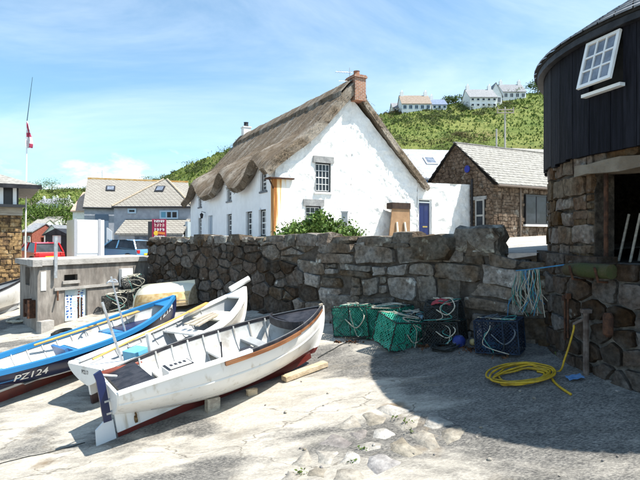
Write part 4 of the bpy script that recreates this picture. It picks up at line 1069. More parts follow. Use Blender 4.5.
mb = MB(); mb.lo(L3*.20, L3*.31, -.36, .02, .5, .88); eb = obj('engine_box', mb, M_WHITEB, b3)
mb = MB(); mb.lo(L3*.205, L3*.305, -.34, 0, .881, .892); obj('lid', mb, M_DKPAINT, eb)
mb = MB(); mb.lo(L3*.212, L3*.298, -.32, -.02, .893, .905); 
obj('lid_panel', mb, M_WHITEB, eb)
mb = MB()
for k in range(4): mb.lo(L3*(.222+k*.018), L3*(.232+k*.018), -.22, -.12, .906, .912)
obj('lid_slot', mb, M_DKPAINT, eb)
mb = MB(); mb.lo(L3*.52, L3*.57, -.42, -.2, .7, .82); mb.tube([(L3*.40, -.45, .3), (L3*.42, -.42, 1.12)], .014, 6); mb.tube([(L3*.41, -.44, .72), (L3*.47, -.4, .62)], .012, 6); obj('fittings', mb, M_DKPAINT, b3)
mb = MB(); 
rud = [(-.30, -.06), (.0, -.02), (.0, .30), (-.10, .34), (-.27, .22)]
mb.prism([(x-.03, z+.0) for x, z in rud], -.02, .02); rd_ = obj('rudder', mb, paint('pale_rudder', (.62, .64, .66), .5), b3)
mb = MB(); mb.prism([(-.05, .30), (-.17, .30), (-.17, .98), (-.19, 1.08), (-.08, 1.12), (-.045, .98)], -.03, .03); obj('rudder_stock', mb, M_BLUESP, rd_)
for z_ in (.42, .62): obj('pintle', MB().box((-.05, 0, z_), (.12, .07, .03)), M_STEEL, rd_)
mb = MB(); mb.tube([(.15, .1, .92), (-.06, .02, 1.03)], .02, 6); obj('tiller', mb, M_WHITEB, rd_)
mb = MB(); mb.lathe((.30, 0, .18), [(.02, -.03), (.07, -.02), (.07, .02), (.02, .03)], 10, axis='X'); mb.box((.305, 0, .18), (.02, .06, .26), Euler((.6, 0, 0)).to_matrix()); obj('propeller', mb, mat('bronze', (.2, .12, .05), metal=.6, rough=.5), b3)
mb = MB(); mb.lo(L3*.985, L3*1.005, -.02, .02, 1.05, 1.13); obj('stem_head', mb, M_OLDWOOD, b3)
# red spar lying along its far side
spar = solo('spar', MB().tube([W(100, 375, 8.2), W(160, 356, 9.1), W(252, 325, 10.9)], [.055, .05, .028], 10), M_REDSP, 'long red brown wooden spar lying along the nearest boat', 'spar', True)

# ---- middle boat
s2, th2, pi2, L2 = place(92, 404, 250, 288, 1.05)
H2 = Hull(L2, 1.52, .68, 1.10, .74, tuck=.26, rake=.30, full=.58, tr=.70)
b2 = thing('rowing_boat', 'white open boat with grey inside and wide white gunwale, between the other two', 'boat', s2+Vector((0, 0, .01)), (R(-1), -pi2, th2), 'boats drawn up on the slipway')
M_H2 = hull_mat('white_dark_hull', (.76, .74, .70), (.06, .03, .03), .17, slope=.012)
obj('hull', H2.shell(0, 56, 18), M_H2, b2, True); obj('inner_lining', H2.shell(.03), M_GREYIN, b2, True)
obj('transom', H2.transom(.05, .05), M_WHITEB, b2); obj('keel', H2.keel_mb(), M_H2, b2)
for sd in (-1, 1): obj('gunwale', H2.rail(.11, .05, 0, 1, sd, .03), M_WHITEB, b2)
obj('rubbing_strake', H2.rail(.05, .04, .02, .99, 1, .05, -.07), M_DKPAINT, b2)
obj('rubbing_strake', H2.rail(.04, .04, .02, .99, -1, .045, -.06), M_WHITEB, b2)
obj('floor_boards', H2.flat(.27, .12, .8, .03), M_CREAM, b2)
obj('thwart', H2.flat(.56, .30, .36, .04, 4), M_WHITEB, b2); obj('thwart', H2.flat(.58, .52, .58, .04, 4), M_WHITEB, b2); obj('bow_sheet', H2.flat(.66, .70, .84, .04, 8), M_CREAM, b2)
mb = MB()
for k in range(3): mb.box((L2*.66, -.12+k*.13, .70+.01*k), (.9, .10, .03), Euler((0, 0, .25-.1*k)).to_matrix())
obj('loose_boards', mb, M_OLDWOOD, b2)
obj('breasthook', H2.flat(0, .90, .985, .04, 6, .02, zf=lambda t: H2.sheer(t)-.01), M_WHITEB, b2)
obj('stern_bench', H2.flat(.60, .02, .14, .04, 6), M_WHITEB, b2)
mb = MB(); mb.tube([(L2*.93, .22, 1.10), (L2*1.04, -.02, 1.28)], .075, 12); obj('bow_fender', mb, M_WHITEB, b2, 'auto')
mb = text_mb('PZ17', .24, lambda x, y: H2.side_pt(L2*.90+x*.60, .84+y+x*.12, -1, .02)); obj('registration_number', mb, M_DKPAINT, b2)
mb = text_mb('PZ17', .11, lambda x, y: (-.034, -x*.9, .62+y)); obj('transom_letters', mb, M_DKPAINT, b2)
mb = MB(); mb.lo(L2*.22, L2*.30, -.1, .32, .42, .62); obj('fish_box', mb, M_CYAN, b2)
mb = MB(); oar(mb, (L2*.08, .35, .68), (L2*.66, .50, .84)); solo_o = obj('oar', mb, M_YELLOAR, b2)
mb = MB(); mb.tube([(L2*.26, -.35, .3), (L2*.26, -.35, 1.0)], .055, 10); obj('samson_post', mb, M_WHITEB, b2, 'auto')
mb = MB(); mb.tube([(L2*.15, -.18, .3), (L2*.115, -.02, 1.80)], .026, 8); obj('mast', mb, M_STEEL, b2)

# ---- blue boat
s1, th1, pi1, L1b = place(-2, 404, 179, 297, .98)
H1 = Hull(L1b*1.03, 1.6, .72, 1.02, .78, tuck=.25, rake=.34, full=.60, tr=.68)
L1b *= 1.03
b1 = thing('rowing_boat', 'dark blue open boat with sky blue gunwale and white PZ124 on its side', 'boat', s1+Vector((-.08, -.10, .0)), (R(1), -pi1, th1), 'boats drawn up on the slipway')
M_H1 = hull_mat('navy_red_hull', (.012, .018, .06), (.17, .03, .02), .20, (.66, .64, .6), slope=.0)
obj('hull', H1.shell(0, 56, 18), M_H1, b1, True); obj('inner_lining', H1.shell(.03), M_INW, b1, True)
obj('transom', H1.transom(), M_SKY, b1); obj('keel', H1.keel_mb(), M_H1, b1)
for sd in (-1, 1): obj('gunwale', H1.rail(.10, .085, 0, 1, sd, .035, .01), M_SKY, b1)
obj('floor_boards', H1.flat(.27, .1, .66, .03), M_WHITEB, b1)
obj('foredeck', H1.flat(0, .90, .99, .03, 8, .02, zf=lambda t: H1.sheer(t)-.03), M_SKY, b1)
obj('bow_sheet', H1.flat(.56, .66, .88, .03, 8), M_BLUESP, b1)
obj('thwart', H1.flat(.56, .60, .655, .04, 4), M_SKY, b1); obj('stern_sheet', H1.flat(.52, .01, .10, .04, 4), M_SKY, b1)
mb = MB(); mb.lo(L1b*.36, L1b*.58, -.44, .36, .42, .60); eb = obj('engine_box', mb, M_SKY, b1)
mb = MB(); mb.lo(L1b*.375, L1b*.565, -.40, .32, .601, .615); obj('lid', mb, M_WHITEB, eb)
mb = MB(); mb.box((L1b*.33, .02, .52), (.06, .62, .36), Euler((0, -.25, 0)).to_matrix()); mb.box((L1b*.27, .05, .36), (.3, .4, .10)); obj('seat_back', mb, paint('mid_blue', (.04, .14, .32)), b1)
mb = MB(); oar(mb, (L1b*.26, .55, .74), (L1b*.70, .40, .80), .026, .5); obj('oar', mb, M_YELLOAR, b1)
mb = MB(); mb.tube([(L1b*.66, -.10, .3), (L1b*.635, .02, 1.92)], .024, 8).tube([(L1b*.635+.12*math.cos(q_), .02+.12*math.sin(q_), 1.80+.03*math.sin(q_*2)) for q_ in np.linspace(0, 6.28, 14)], .018, 6); obj('mast', mb, M_STEEL, b1)
for (xx, zz_, sz_, tl) in ((.885, .79, .25, .13), (.135, .51, .22, -.03)):
    mb = text_mb('PZ124', sz_, lambda x, y: H1.side_pt(L1b*xx+x, zz_+y+x*tl, -1, .012)); obj('registration_number', mb, M_WHITEP, b1)

# floor planks, ribs and a heap of rope in each boat
for (bo_, H_, fz_, ta, tb_, m_, sd_) in ((b3, H3, .36, .30, .76, M_DECKB, 1), (b2, H2, .27, .16, .76, M_DECKB, 2), (b1, H1, .27, .12, .34, M_DECKB, 3)):
    for k in range(-2, 3):
        y = k*.135; obj('floor_board', MB().lo(H_.L*ta, H_.L*tb_, y-.058, y+.058, fz_+.002, fz_+.022), m_, bo_)
    for k in range(9):
        t = .16+.075*k
        for sd in (-1, 1):
            pth = [H_.pt(t, v_, sd, .035) for v_ in np.linspace(H_.at_z(t, fz_), .97, 6)]; obj('rib', MB().tube(pth, .018, 5), M_INW if bo_ is not b2 else M_GREYIN, bo_)
    rr_ = random.Random(sd_); pts = []
    for k in range(40):
        a = k*.62; q_ = .10+.10*rr_.random(); pts.append((H_.L*(.56 if bo_ is not b1 else .2)+q_*1.3*math.cos(a), -.18+q_*math.sin(a), fz_+.04+.0025*k))
    obj('rope_heap', MB().tube(rope_path(pts, 4) if 'rope_path' in globals() else pts, .011, 5), mat('boat_rope', (.20, .22, .20), (.36, .33, .26), 14, .9), bo_, True)
# ---- upturned cream dinghy behind the blue bow
Hd = Hull(2.3, 1.6, .78, .80, .78, tuck=.10, rake=.3, full=.50, tr=.78, keel=.02)
pd = G(166, 318); pd = Vector((-5.6, 16.6, slip(-5.6, 16.6)))
dg = thing('dinghy', 'small upturned dinghy with cream bottom and bare wood sides by the wall', 'boat', Vector((-4.12, 16.5, slip(-4.12, 16.5)+.84)), (math.pi+R(3), R(6), R(168)), 'boats drawn up on the slipway')
def dg_extra(t, vec, col, nz, b):
    n, l = t.nodes, t.links; tcn = n.new('ShaderNodeTexCoord'); sp = n.new('ShaderNodeSeparateXYZ'); l.new(tcn.outputs['Object'], sp.inputs[0])
    x = n.new('ShaderNodeMix'); x.data_type = 'RGBA'; l.new(ramp(sp.outputs[2], .335, .345, t), x.inputs[0]); x.inputs[6].default_value = (.74, .69, .57, 1)
    q = n.new('ShaderNodeTexNoise'); q.inputs['Scale'].default_value = 5; l.new(tcn.outputs['Object'], q.inputs['Vector'])
    y = n.new('ShaderNodeMix'); y.data_type = 'RGBA'; l.new(ramp(q.outputs[0], .4, .6, t), y.inputs[0]); y.inputs[6].default_value = (.42, .27, .11, 1); y.inputs[7].default_value = (.56, .42, .22, 1)
    l.new(y.outputs[2], x.inputs[7]); return x.outputs[2]
obj('hull', Hd.shell(0, 30, 12), mat('cream_and_wood', (.7, .6, .4), rough=.5, extra=dg_extra), dg, True); obj('transom', Hd.transom(), M_TIMBER, dg); obj('keel', Hd.keel_mb(), M_CREAM, dg)
for sd in (-1, 1):
    obj('gunwale', Hd.rail(.05, .04, 0, 1, sd, .02), M_TIMBER, dg)
    for v_ in (.90, .78): obj('strake', Hd.rail(.02, .015, 0, .98, sd, .012, 0, v_), M_TIMBER, dg)
# ---- white boat at the left edge, beyond the store
Hl = Hull(4.4, 1.7, .95, 1.25, 1.0, tuck=.2, rake=.4, full=.55)
bl_ = thing('rowing_boat', 'white boat with grey rubbing band at the left edge below the ochre wall', 'boat', (-14.2, 16.4, slip(-14.2, 16.4)), (0, R(-9), R(50)), 'boats drawn up on the slipway')
obj('hull', Hl.shell(0, 30, 12), hull_mat('white_grey_hull', (.78, .77, .75), (.24, .24, .25), .30), bl_, True); obj('inner_lining', Hl.shell(.03, 30, 12), M_GREYIN, bl_, True); obj('transom', Hl.transom(), M_WHITEB, bl_); obj('keel', Hl.keel_mb(), M_GREYIN, bl_)
for sd in (-1, 1): obj('gunwale', Hl.rail(.07, .05, 0, 1, sd, .03), M_DKPAINT, bl_)

# ================================================================== CONCRETE STORE
Q0 = G(37.5, 332); Q1 = Vector((-6.46, 19.0, 0)); Q2 = G(20, 322)
c0, c1_, c2_ = Vector((Q0.x, Q0.y)), Vector((Q1.x, Q1.y)), Vector((Q2.x, Q2.y)); c3_ = c1_+(c2_-c0)
STZ = EYE-.86
st = thing('concrete_store', 'low flat-roofed concrete store with a painted metal hatch, in front of the parked cars', 'building', (c0.x, c0.y, Q0.z), 0)
fd = (c1_-c0); fl = fd.length; fd.normalize(); fnn = Vector((fd.y, -fd.x))
ld = (c2_-c0); ll = ld.length; ld.normalize(); lnn = Vector((-ld.y, ld.x))
if lnn.dot(-c0) < 0: lnn = -lnn
def sf(x, z, d): q = c0+fd*x+fnn*d; return (q.x, q.y, z)
def slf(x, z, d): q = c0+ld*x+lnn*d; return (q.x, q.y, z)
def sfx(px): u = (px-320)/F; return (u*c0.y-c0.x)/(fd.x-u*fd.y)
def sfz(px, py): return EYE+(HZ-py)/F*(c0.y+fd.y*sfx(px))
def slx(px): u = (px-320)/F; return (u*c0.y-c0.x)/(ld.x-u*ld.y)
def slz(px, py): return EYE+(HZ-py)/F*(c0.y+ld.y*slx(px))
vent = (sfx(64.2), sfx(77.2), sfz(70, 280.5), sfz(70, 274.5))
hat = (sfx(64.5), sfx(87), sfz(75, 320), sfz(75, 289))
obj('front_wall', panel(0, fl, Q0.z-1.0, lambda x: STZ-.01, [vent, hat], .3, .01, 2, sf, .14), M_CONC, st, world=True, fix=False)
slot = (slx(30), slx(26), slz(28, 285), slz(28, 267.5))
obj('end_wall', panel(0, ll, Q0.z-1.0, lambda x: STZ-.01, [slot], .3, .01, 4, slf, .14), M_CONC, st, world=True, fix=False)
mb = MB(); V = [(q.x, q.y, z) for z in (Q0.z-1, STZ-.01) for q in (c1_, c3_, c2_)]; mb.add(V, [(0, 1, 4, 3), (1, 2, 5, 4)]); obj('back_wall', mb, M_CONC, st, world=True)
mb = MB(); e = .12; cen = (c0+c3_)/2
cor = [cen+(q-cen)*1.07 for q in (c0, c1_, c3_, c2_)]
mb.add([(q.x, q.y, z) for z in (STZ, STZ+.17) for q in cor], [(3, 2, 1, 0), (4, 5, 6, 7), (0, 1, 5, 4), (1, 2, 6, 5), (2, 3, 7, 6), (3, 0, 4, 7)]); obj('roof_slab', mb, M_CONC_SLAB, st, world=True)
mb = fbox(slf, -.14, .55, STZ-.02, STZ+.19, -.1, .16); obj('slab_upstand', mb, M_CONC_SLAB, st, world=True)
mb = fbox(sf, vent[0]-.07, vent[1]+.07, vent[2]-.10, vent[2], -.02, .06); obj('vent_sill', mb, M_CONC_SLAB, st, world=True)
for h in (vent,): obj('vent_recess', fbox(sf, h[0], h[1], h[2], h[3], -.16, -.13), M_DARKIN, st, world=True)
obj('slot_recess', fbox(slf, slot[0]-.3, slot[1]+.3, slot[2]-.2, slot[3]+.2, -.5, -.135), mat('rusty_grille', (.10, .05, .03), (.2, .12, .07), 6), st, world=True)
obj('lintel', fbox(sf, hat[0]-.35, fl-.35, hat[3]+.0, hat[3]+.09, .0, .05), M_CONC_SLAB, st, world=True)
def hatch_extra(t, vec, col, nz, b):
    return col
hm = mat('hatch_paint', (.40, .52, .58), (.62, .66, .66), 3, .6, .2, 14, c3=(.30, .20, .14), s3=4, t3=(.66, .74))
ht = obj('hatch', fbox(sf, hat[0], hat[1], hat[2], hat[3], -.12, -.07), hm, st, world=True)
cols_ = ((.10, (.02, .10, .40)), (.28, (.03, .16, .45)), (.44, (.70, .70, .68)), (.60, (.30, .05, .03)), (.76, (.03, .12, .40)))
rq = random.Random(2)
for fx, c_ in cols_:
    mb = MB(); z = hat[2]+.08; wd_ = hat[1]-hat[0]; zt2 = hat[3]-(.22 if fx < .5 else .05)
    while z < zt2:
        h_ = .03+.05*rq.random(); x = hat[0]+wd_*fx; 
        for s_ in range(2):
            a_ = x+rq.random()*.05; q = fbox(sf, a_, a_+.025+.04*rq.random(), z+rq.random()*.03, z+h_, -.069, -.066); mb.add(q.v, q.f)
        z += h_+.035
    obj('painted_lettering', mb, mat('hatch_letter_%d' % int(fx*100), c_, tuple(v*.7+.05 for v in c_), 8, .7), ht, world=True)
for px in (79.5, 82.5): x = sfx(px); obj('hatch_bar', fbox(sf, x-.02, x+.02, hat[2]+.02, hat[3]-.3, -.069, -.04), M_RUST, ht, world=True)
wb = fbox(sf, sfx(119), sfx(130), sfz(124, 286), sfz(124, 268.5), .0, .16); obj('meter_box', wb, M_WHITEP, st, world=True)
mb = fbox(sf, sfx(131.5), sfx(136), sfz(133, 284), sfz(133, 277), .0, .1); q = fbox(sf, sfx(133.4), sfx(134), sfz(133, 277), sfz(133, 266), 0, .03); mb.add(q.v, q.f); obj('switch_box', mb, mat('grey_plastic', (.12, .12, .12), (.2, .2, .2), 5), st, world=True)
# iron winch drum plate on the end wall, notice, drain pipe, kerb stone
a_, z_ = slx(33.2), slz(33, 308)
mb = MB()
for k_ in (-1, 1): q = fbox(slf, a_-.30 if k_ < 0 else a_+.18, a_-.18 if k_ < 0 else a_+.30, z_-.28, z_+.28, .0, .22); mb.add(q.v, q.f)
q = fbox(slf, a_-.2, a_+.2, z_-.14, z_+.14, .02, .20); mb.add(q.v, q.f); obj('iron_fairlead', mb, M_RUST, st, world=True)
nx_ = slx(38.5) if slx(38.5) > .02 else .06
obj('notice', fbox(sf, .10, .26, sfz(39, 291), sfz(39, 272), .0, .02), M_WHITEP, st, world=True)
mb = MB(); px_ = sfx(53.5); mb.tube([sf(px_, sfz(53, 278), .12), sf(px_+.02, sfz(53, 236), .10)], .055, 10); obj('vent_pipe', mb, M_STEEL, st, world=True)
mb = MB(); mb.tube([sf(sfx(57), sfz(57, 291), .04), sf(sfx(54.5), sfz(55, 300), .18)], .03, 6); obj('bracket', mb, M_RUST, st, world=True)
obj('kerb_block', fbox(sf, -.05, .35, Q0.z-.4, Q0.z+.34, .03, .3), M_CONC_SLAB, st, world=True)

# ------------------------------------------------------------------ stone boathouse at the left edge
LX, LY = -13.45, 22.5; lz0 = slip(LX, LY)-.1
lh = thing('boathouse', 'ochre stone boathouse with wide eaves at the left edge', 'building', (LX, LY, lz0), R(33))
lw, ldp, lhh = 7.0, 6.0, EYE+1.36-lz0
mb = MB(); mb.lo(-lw, -.03, .03, ldp, -.5, lhh); obj('wall_core', mb, MATS['brown_mortar'], lh)
zs_ = lhh-.0
barn_stones([(-lw, -.4), (0, -.4), (0, lhh-.35), (-lw, lhh-.35)], [], lambda a, b, d: (a, -d, b), 'front_stonework', 9, .34, .20, lh, M_STONE_OC, True)
barn_stones([(0, -.4), (ldp, -.4), (ldp, lhh-.35), (0, lhh-.35)], [], lambda a, b, d: (d, a, b), 'side_stonework', 10, .34, .20, lh, M_STONE_OC, True)
mb = MB(); mb.lo(-lw, .06, -.10, .02, lhh-.35, lhh); obj('wall_beam', mb, M_OLDWOOD, lh)
mb = MB(); mb.lo(-lw, .15, -.45, -.12, lhh+.0, lhh+.12); mb.lo(-lw, -.1, .0, .1, lhh+.12, lhh+1.1); obj('clerestory', mb, M_DKFR, lh)
mb = MB()
for x in (-.25, -.75, -1.3, -1.9, -2.6): mb.lo(x-.07, x+.07, -.25, -.1, lhh+.12, lhh+1.0)
obj('clerestory_post', mb, M_WHITEP, lh)
mb = MB(); ex_, ez = .72, lhh+.98
mb.add([(-lw, -.6, ez), (ex_, -.6, ez), (ex_, ldp+.5, ez), (-lw, ldp+.5, ez), (-lw, ldp/2, ez+1.8), (-2.4, ldp/2, ez+1.25), (-lw, -.6, ez-.10), (ex_, -.6, ez-.10), (ex_, ldp+.5, ez-.1), (-lw, ldp+.5, ez-.1)],
       [(0, 1, 5, 4), (1, 2, 5), (2, 3, 4, 5), (6, 7, 1, 0), (7, 8, 2, 1), (9, 8, 7, 6)]); obj('roof', mb, M_SLATE_LT, lh)
mb = MB(); mb.lo(-lw, ex_+.05, -.70, -.58, ez-.16, ez+.02); obj('gutter', mb, M_BLACKP, lh)
# flag mast
fx, fy = W(25, 170, 27).x, 27.0; fz = terr(fx, fy)
fm = thing('flag_mast', 'thin mast with a drooping white and red flag behind the boathouse roof', 'flagpole', (fx, fy, fz), 0)
top = W(27, 121, 27)
obj('pole', MB().tube([(fx, fy, fz-.2), (top.x, fy, top.z)], [.05, .03], 8), M_WHITEP, fm, world=True)
obj('whip_aerial', MB().tube([(top.x, fy, top.z), W(32.5, 77, 27)], [.022, .010], 6), paint('dark_green', (.03, .07, .06)), fm, world=True)
rows = []
for i in range(13):
    row = []
    for j in range(6):
        y_ = 122+26*i/12; x_ = 26.5+(j/5)*(1.5+6.5*(i/12)**.8)*(1-.25*(i/12)); p = W(x_, y_, 27); row.append((p.x, fy+.10*math.sin(j*1.9+i*.5), p.z))
    rows.append(row)
mb = MB().grid(rows)
for k in range(len(mb.f)):
    i, j = divmod(k, 5)
    mb.m[k] = 1 if (j == 2 or i in (5, 6) or (i > 9 and j > 2)) else 0
obj('flag', mb, [paint('flag_white', (.75, .74, .74)), paint('flag_red', (.42, .03, .08))], fm, True, world=True, fix=False)

# ================================================================== HOUSES BEHIND
def box_house(name, label, x, y, z, rot, w_, d_, h_, rise, wallm, roofm, wins=(), chim=(), ridge='x', cat='house', group=None, oh=.2, hip=0, doors=(), wm=M_WHITEP, gm=M_GLASS):
    """x,y = middle of the front; front faces -y locally"""
    t = thing(name, label, cat, (x, y, z), rot, group)
    mb = MB(); mb.lo(-w_/2, w_/2, 0, d_, -3, h_)
    if rise and not hip:
        if ridge == 'x': mb.prism([(0, h_), (d_, h_), (d_/2, h_+rise)], -w_/2, w_/2, f=lambda a, b, c: (c, a, b))
        else: mb.prism([(-w_/2, h_), (w_/2, h_), (0, h_+rise)], 0, d_, f=lambda a, b, c: (a, c, b))
    obj('wall', mb, wallm, t)
    mb = MB(); T = .12
    if ridge == 'x':
        k = rise/(d_/2); e = h_-oh*k
        if hip:
            a, b = w_/2+oh, hip
            P = [(-a, -oh, e), (a, -oh, e), (a, d_+oh, e), (-a, d_+oh, e), (-a+b, d_/2, h_+rise), (a-b, d_/2, h_+rise)]
            mb.add(P+[(p[0], p[1], p[2]+T) for p in P], [(6, 7, 11, 10), (7, 8, 11), (8, 9, 10, 11), (9, 6, 10), (0, 1, 7, 6), (1, 2, 8, 7), (2, 3, 9, 8), (3, 0, 6, 9), (3, 2, 1, 0)])
        else: mb.prism([(-oh, e), (d_/2, h_+rise), (d_+oh, e), (d_+oh, e+T), (d_/2, h_+rise+T), (-oh, e+T)], -w_/2-oh*.6, w_/2+oh*.6, f=lambda a, b, c: (c, a, b))
    else:
        k = rise/(w_/2); e = h_-oh*k; mb.prism([(-w_/2-oh, e), (0, h_+rise), (w_/2+oh, e), (w_/2+oh, e+T), (0, h_+rise+T), (-w_/2-oh, e+T)], -oh*.6, d_+oh*.6, f=lambda a, b, c: (a, c, b))
    rf = obj('roof', mb, roofm, t)
    for (a, b, c, d) in wins:
        window(t, lambda x_, z_, q: (x_, -q, z_), a, b, c, d, 2 if b-a > .7 else 1, 1, .09, wm, None, -.05, .07, glass=gm)
    for (a, b, c, d) in doors: obj('door', MB().lo(a, b, -.06, .02, c, d), M_BLUED, t)
    for (cx_, cy_, cw_, ch_) in chim:
        mb = MB(); mb.lo(cx_-cw_/2, cx_+cw_/2, cy_-cw_/2, cy_+cw_/2, h_+rise*.4, h_+rise+ch_); mb.lathe((cx_, cy_, h_+rise+ch_), [(.14, 0), (.11, .4)], 8); obj('chimney', mb, wallm, rf)
    return t, rf
# big grey house with pale tiled roofs
TY = 44.0; tz = terr(W(130, 240, TY).x, TY)
def U(px, Y): return (px-320)/F*Y
def Zr(py, Y): return EYE+(HZ-py)/F*Y
xl, xr = U(82, TY), U(186, TY)
hA = Zr(207, TY)-tz; riseA = Zr(180, TY+4)-tz-hA
tA, rA = box_house('tiled_house', 'grey rendered house with pale tiled roof and skylight, left of the thatched cottage', xl+(xr-xl)/2*math.cos(R(20))+.2, TY+(xr-xl)/2*math.sin(R(20)), tz, R(20), xr-xl, 8, hA, riseA, M_RENDER, M_TILE, [], [], oh=.15)
wA = xr-xl
mb = MB(); sx_ = U(105, TY)-(xl+xr)/2; k_ = riseA/4
ang_ = math.atan(k_); rm = Euler((ang_, 0, 0)).to_matrix()
zc_ = hA+riseA*.62; yc_ = 4*.62
for dx_, m_, dzz, sz_, nm in ((0, M_DKFR, .17, (.80, .9, .10), 'skylight_frame'), (0, M_PANE, .20, (.56, .62, .08), 'skylight_glass')):
    mb = MB(); mb.box((sx_, yc_, zc_+dzz), sz_, rm); obj(nm, mb, m_, rA)
mb = MB(); mb.lo(-wA/2-.08, wA/2+.08, 3.88, 4.12, hA+riseA+.06, hA+riseA+.22); obj('ridge_tiles', mb, mat('orange_lichen', (.42, .22, .05), (.5, .38, .2), 2, .9), rA)
obj('gutter', MB().tube([(-wA/2-.1, -.28, hA-.08), (wA/2+.1, -.28, hA-.08)], .09, 6), M_DKFR, tA)
mb = MB(); mb.lo(U(92, TY)-(xl+xr)/2, U(104.5, TY)-(xl+xr)/2, -.05, .04, 0, Zr(214, TY)-tz); obj('garage_door', mb, paint('slate_blue', (.10, .15, .22)), tA)
mb = MB(); mb.tube([(U(95.5, TY)-(xl+xr)/2, 4, hA+riseA+.1), (U(95.5, TY)-(xl+xr)/2, 4, hA+riseA+.95)], .03, 5); mb.tube([(U(90, TY)-(xl+xr)/2, 4, hA+riseA+.7), (U(96, TY)-(xl+xr)/2, 4, hA+riseA+.75)], .025, 5); obj('television_aerial', mb, M_STEEL, rA)
# front wing with hipped roof
BYh = 40.5; xb0, xb1 = U(114, BYh), U(191.5, BYh); hB = Zr(207, BYh)-tz
wB = xb1-xb0
tB, rB = box_house('hipped_wing', 'grey hipped house wing with tiled lean-to below, beside the cottage end', (xb0+xb1)/2, BYh, tz, 0, wB, 6.6, hB, Zr(181, BYh+3.3)-tz-hB, M_RENDER, M_TILE, [], [], hip=wB/2-.15, oh=.12)
mB = (xb0+xb1)/2; M_BLFR = paint('pale_blue_frame', (.42, .55, .66))
for (p0, p1, q0, q1, nc) in ((128, 136.5, 213.5, 208.5, 1), (160, 178.5, 219, 210.5, 3)):
    window(tB, lambda x_, z_, q: (x_, -q, z_), U(p0, BYh)-mB, U(p1, BYh)-mB, Zr(q0, BYh)-tz, Zr(q1, BYh)-tz, nc, 1, .12, M_BLFR, None, -.05, .1)
mb = MB(); mb.lo(U(161, BYh)-mB, U(166, BYh)-mB, -.075, -.04, Zr(218, BYh)-tz, Zr(211.5, BYh)-tz); obj('blue_panel', mb, paint('teal_panel', (.10, .30, .42)), tB)
obj('gutter', MB().tube([(-wB/2-.1, -.2, hB-.02), (wB/2+.1, -.2, hB-.02)], .09, 6), M_DKFR, tB)
mb = MB(); kk = (Zr(181, BYh+3.3)-tz-hB)/3.3; rm = Euler((math.atan(kk), 0, 0)).to_matrix()
for m_, dzz, sz_, nm in ((M_DKFR, .16, (.75, .85, .1), 'skylight_frame'), (M_PANE, .19, (.52, .6, .08), 'skylight_glass')):
    mb = MB(); mb.box((U(152, BYh)-mB, 2.0, hB+kk*2.0+dzz), sz_, rm); obj(nm, mb, m_, rB)
for s_ in (-1, 1):
    zt2 = Zr(181, BYh+3.3)-tz+.16; obj('hip_edge_lines', MB().tube([(s_*(wB/2+.12), -.12, hB-.12*kk+.16), (s_*.15, 3.3, zt2)], .09, 6), mat('hip_edge_line', (.30, .25, .19), (.40, .33, .24), 4, .9), rB)  # brown strips added along the hips to mark edges that only shading shows
yl = BYh-2.2; za_, zb_ = Zr(220.5, BYh)-tz, Zr(235, yl)-tz
mb = MB(); a_, b_ = U(115, yl)-mB, U(183, yl)-mB
mb.prism([(-2.3, zb_), (-2.3, zb_+.12), (.0, za_+.12), (0, za_)], a_, b_, f=lambda a, b, c: (c, a, b)); obj('lean_to_roof', mb, M_TILE, tB)
mb = MB(); mb.lo(a_+.2, b_-.2, -2.0, -.02, -1, zb_+.05); lt = obj('lean_to_wall', mb, M_RENDER, tB)
mb = MB(); mb.lo(U(134, yl)-mB, U(150, yl)-mB, -2.06, -1.98, Zr(240, yl)-tz, Zr(236.5, yl)-tz); obj('lean_to_window', mb, M_PANE, lt)
mb = MB(); mb.lo(b_-.1, wB/2, -1.2, -.03, -1, Zr(222, BYh)-tz); obj('porch', mb, mat('blue_grey', (.34, .40, .46), (.4, .46, .5), 3), tB)
# small annex at the left
box_house('annex', 'small white annex with pinkish tiled roof left of the tiled house', U(77, 46), 46.5, tz, 0, U(84, 46)-U(70, 46), 4.6, Zr(210, 46)-tz, Zr(193, 48.5)-Zr(210, 46), M_LIME, mat('pink_tile', (.42, .29, .22), (.5, .38, .3), 4, .9, .3), [(-.5, .1, 1.2, 1.8)])
# house roof between cottage and barn
gy = 36.0
tC, rC = box_house('slate_house', 'house with pale grey slate roof, skylight and blue window, behind the yard wall', U(432, gy), gy, terr(U(432, gy), gy), CROT*.3, 6.0, 7.0, Zr(178, gy)-terr(U(432, gy), gy), Zr(151, gy+3.5)-Zr(178, gy), M_RENDER, mat('pale_blue_slate', (.26, .275, .30), (.34, .355, .38), 4, .7, .3), [], oh=.2)
for (p0, p1) in ((421, 425), (426, 431)):
    window(tC, lambda x_, z_, q: (x_, -q, z_), U(p0, gy)-U(432, gy), U(p1, gy)-U(432, gy), Zr(187, gy)-terr(U(432, gy), gy), Zr(180.5, gy)-terr(U(432, gy), gy), 1, 1, .06, paint('bright_blue', (.06, .25, .55)), None, -.05, .06, glass=M_PANE)
k_ = (Zr(151, gy+3.5)-Zr(178, gy))/3.5; rm = Euler((math.atan(k_), 0, 0)).to_matrix(); h_ = Zr(178, gy)-terr(U(432, gy), gy)
mb = MB(); mb.box((U(434, gy+2)-U(432, gy), 1.9, h_+k_*1.9+.17), (.9, 1.1, .1), rm); obj('skylight_frame', mb, M_WHITEP, rC)
mb = MB(); mb.box((U(434, gy+2)-U(432, gy), 1.9, h_+k_*1.9+.20), (.7, .9, .08), rm); obj('skylight_glass', mb, M_PANE, rC)
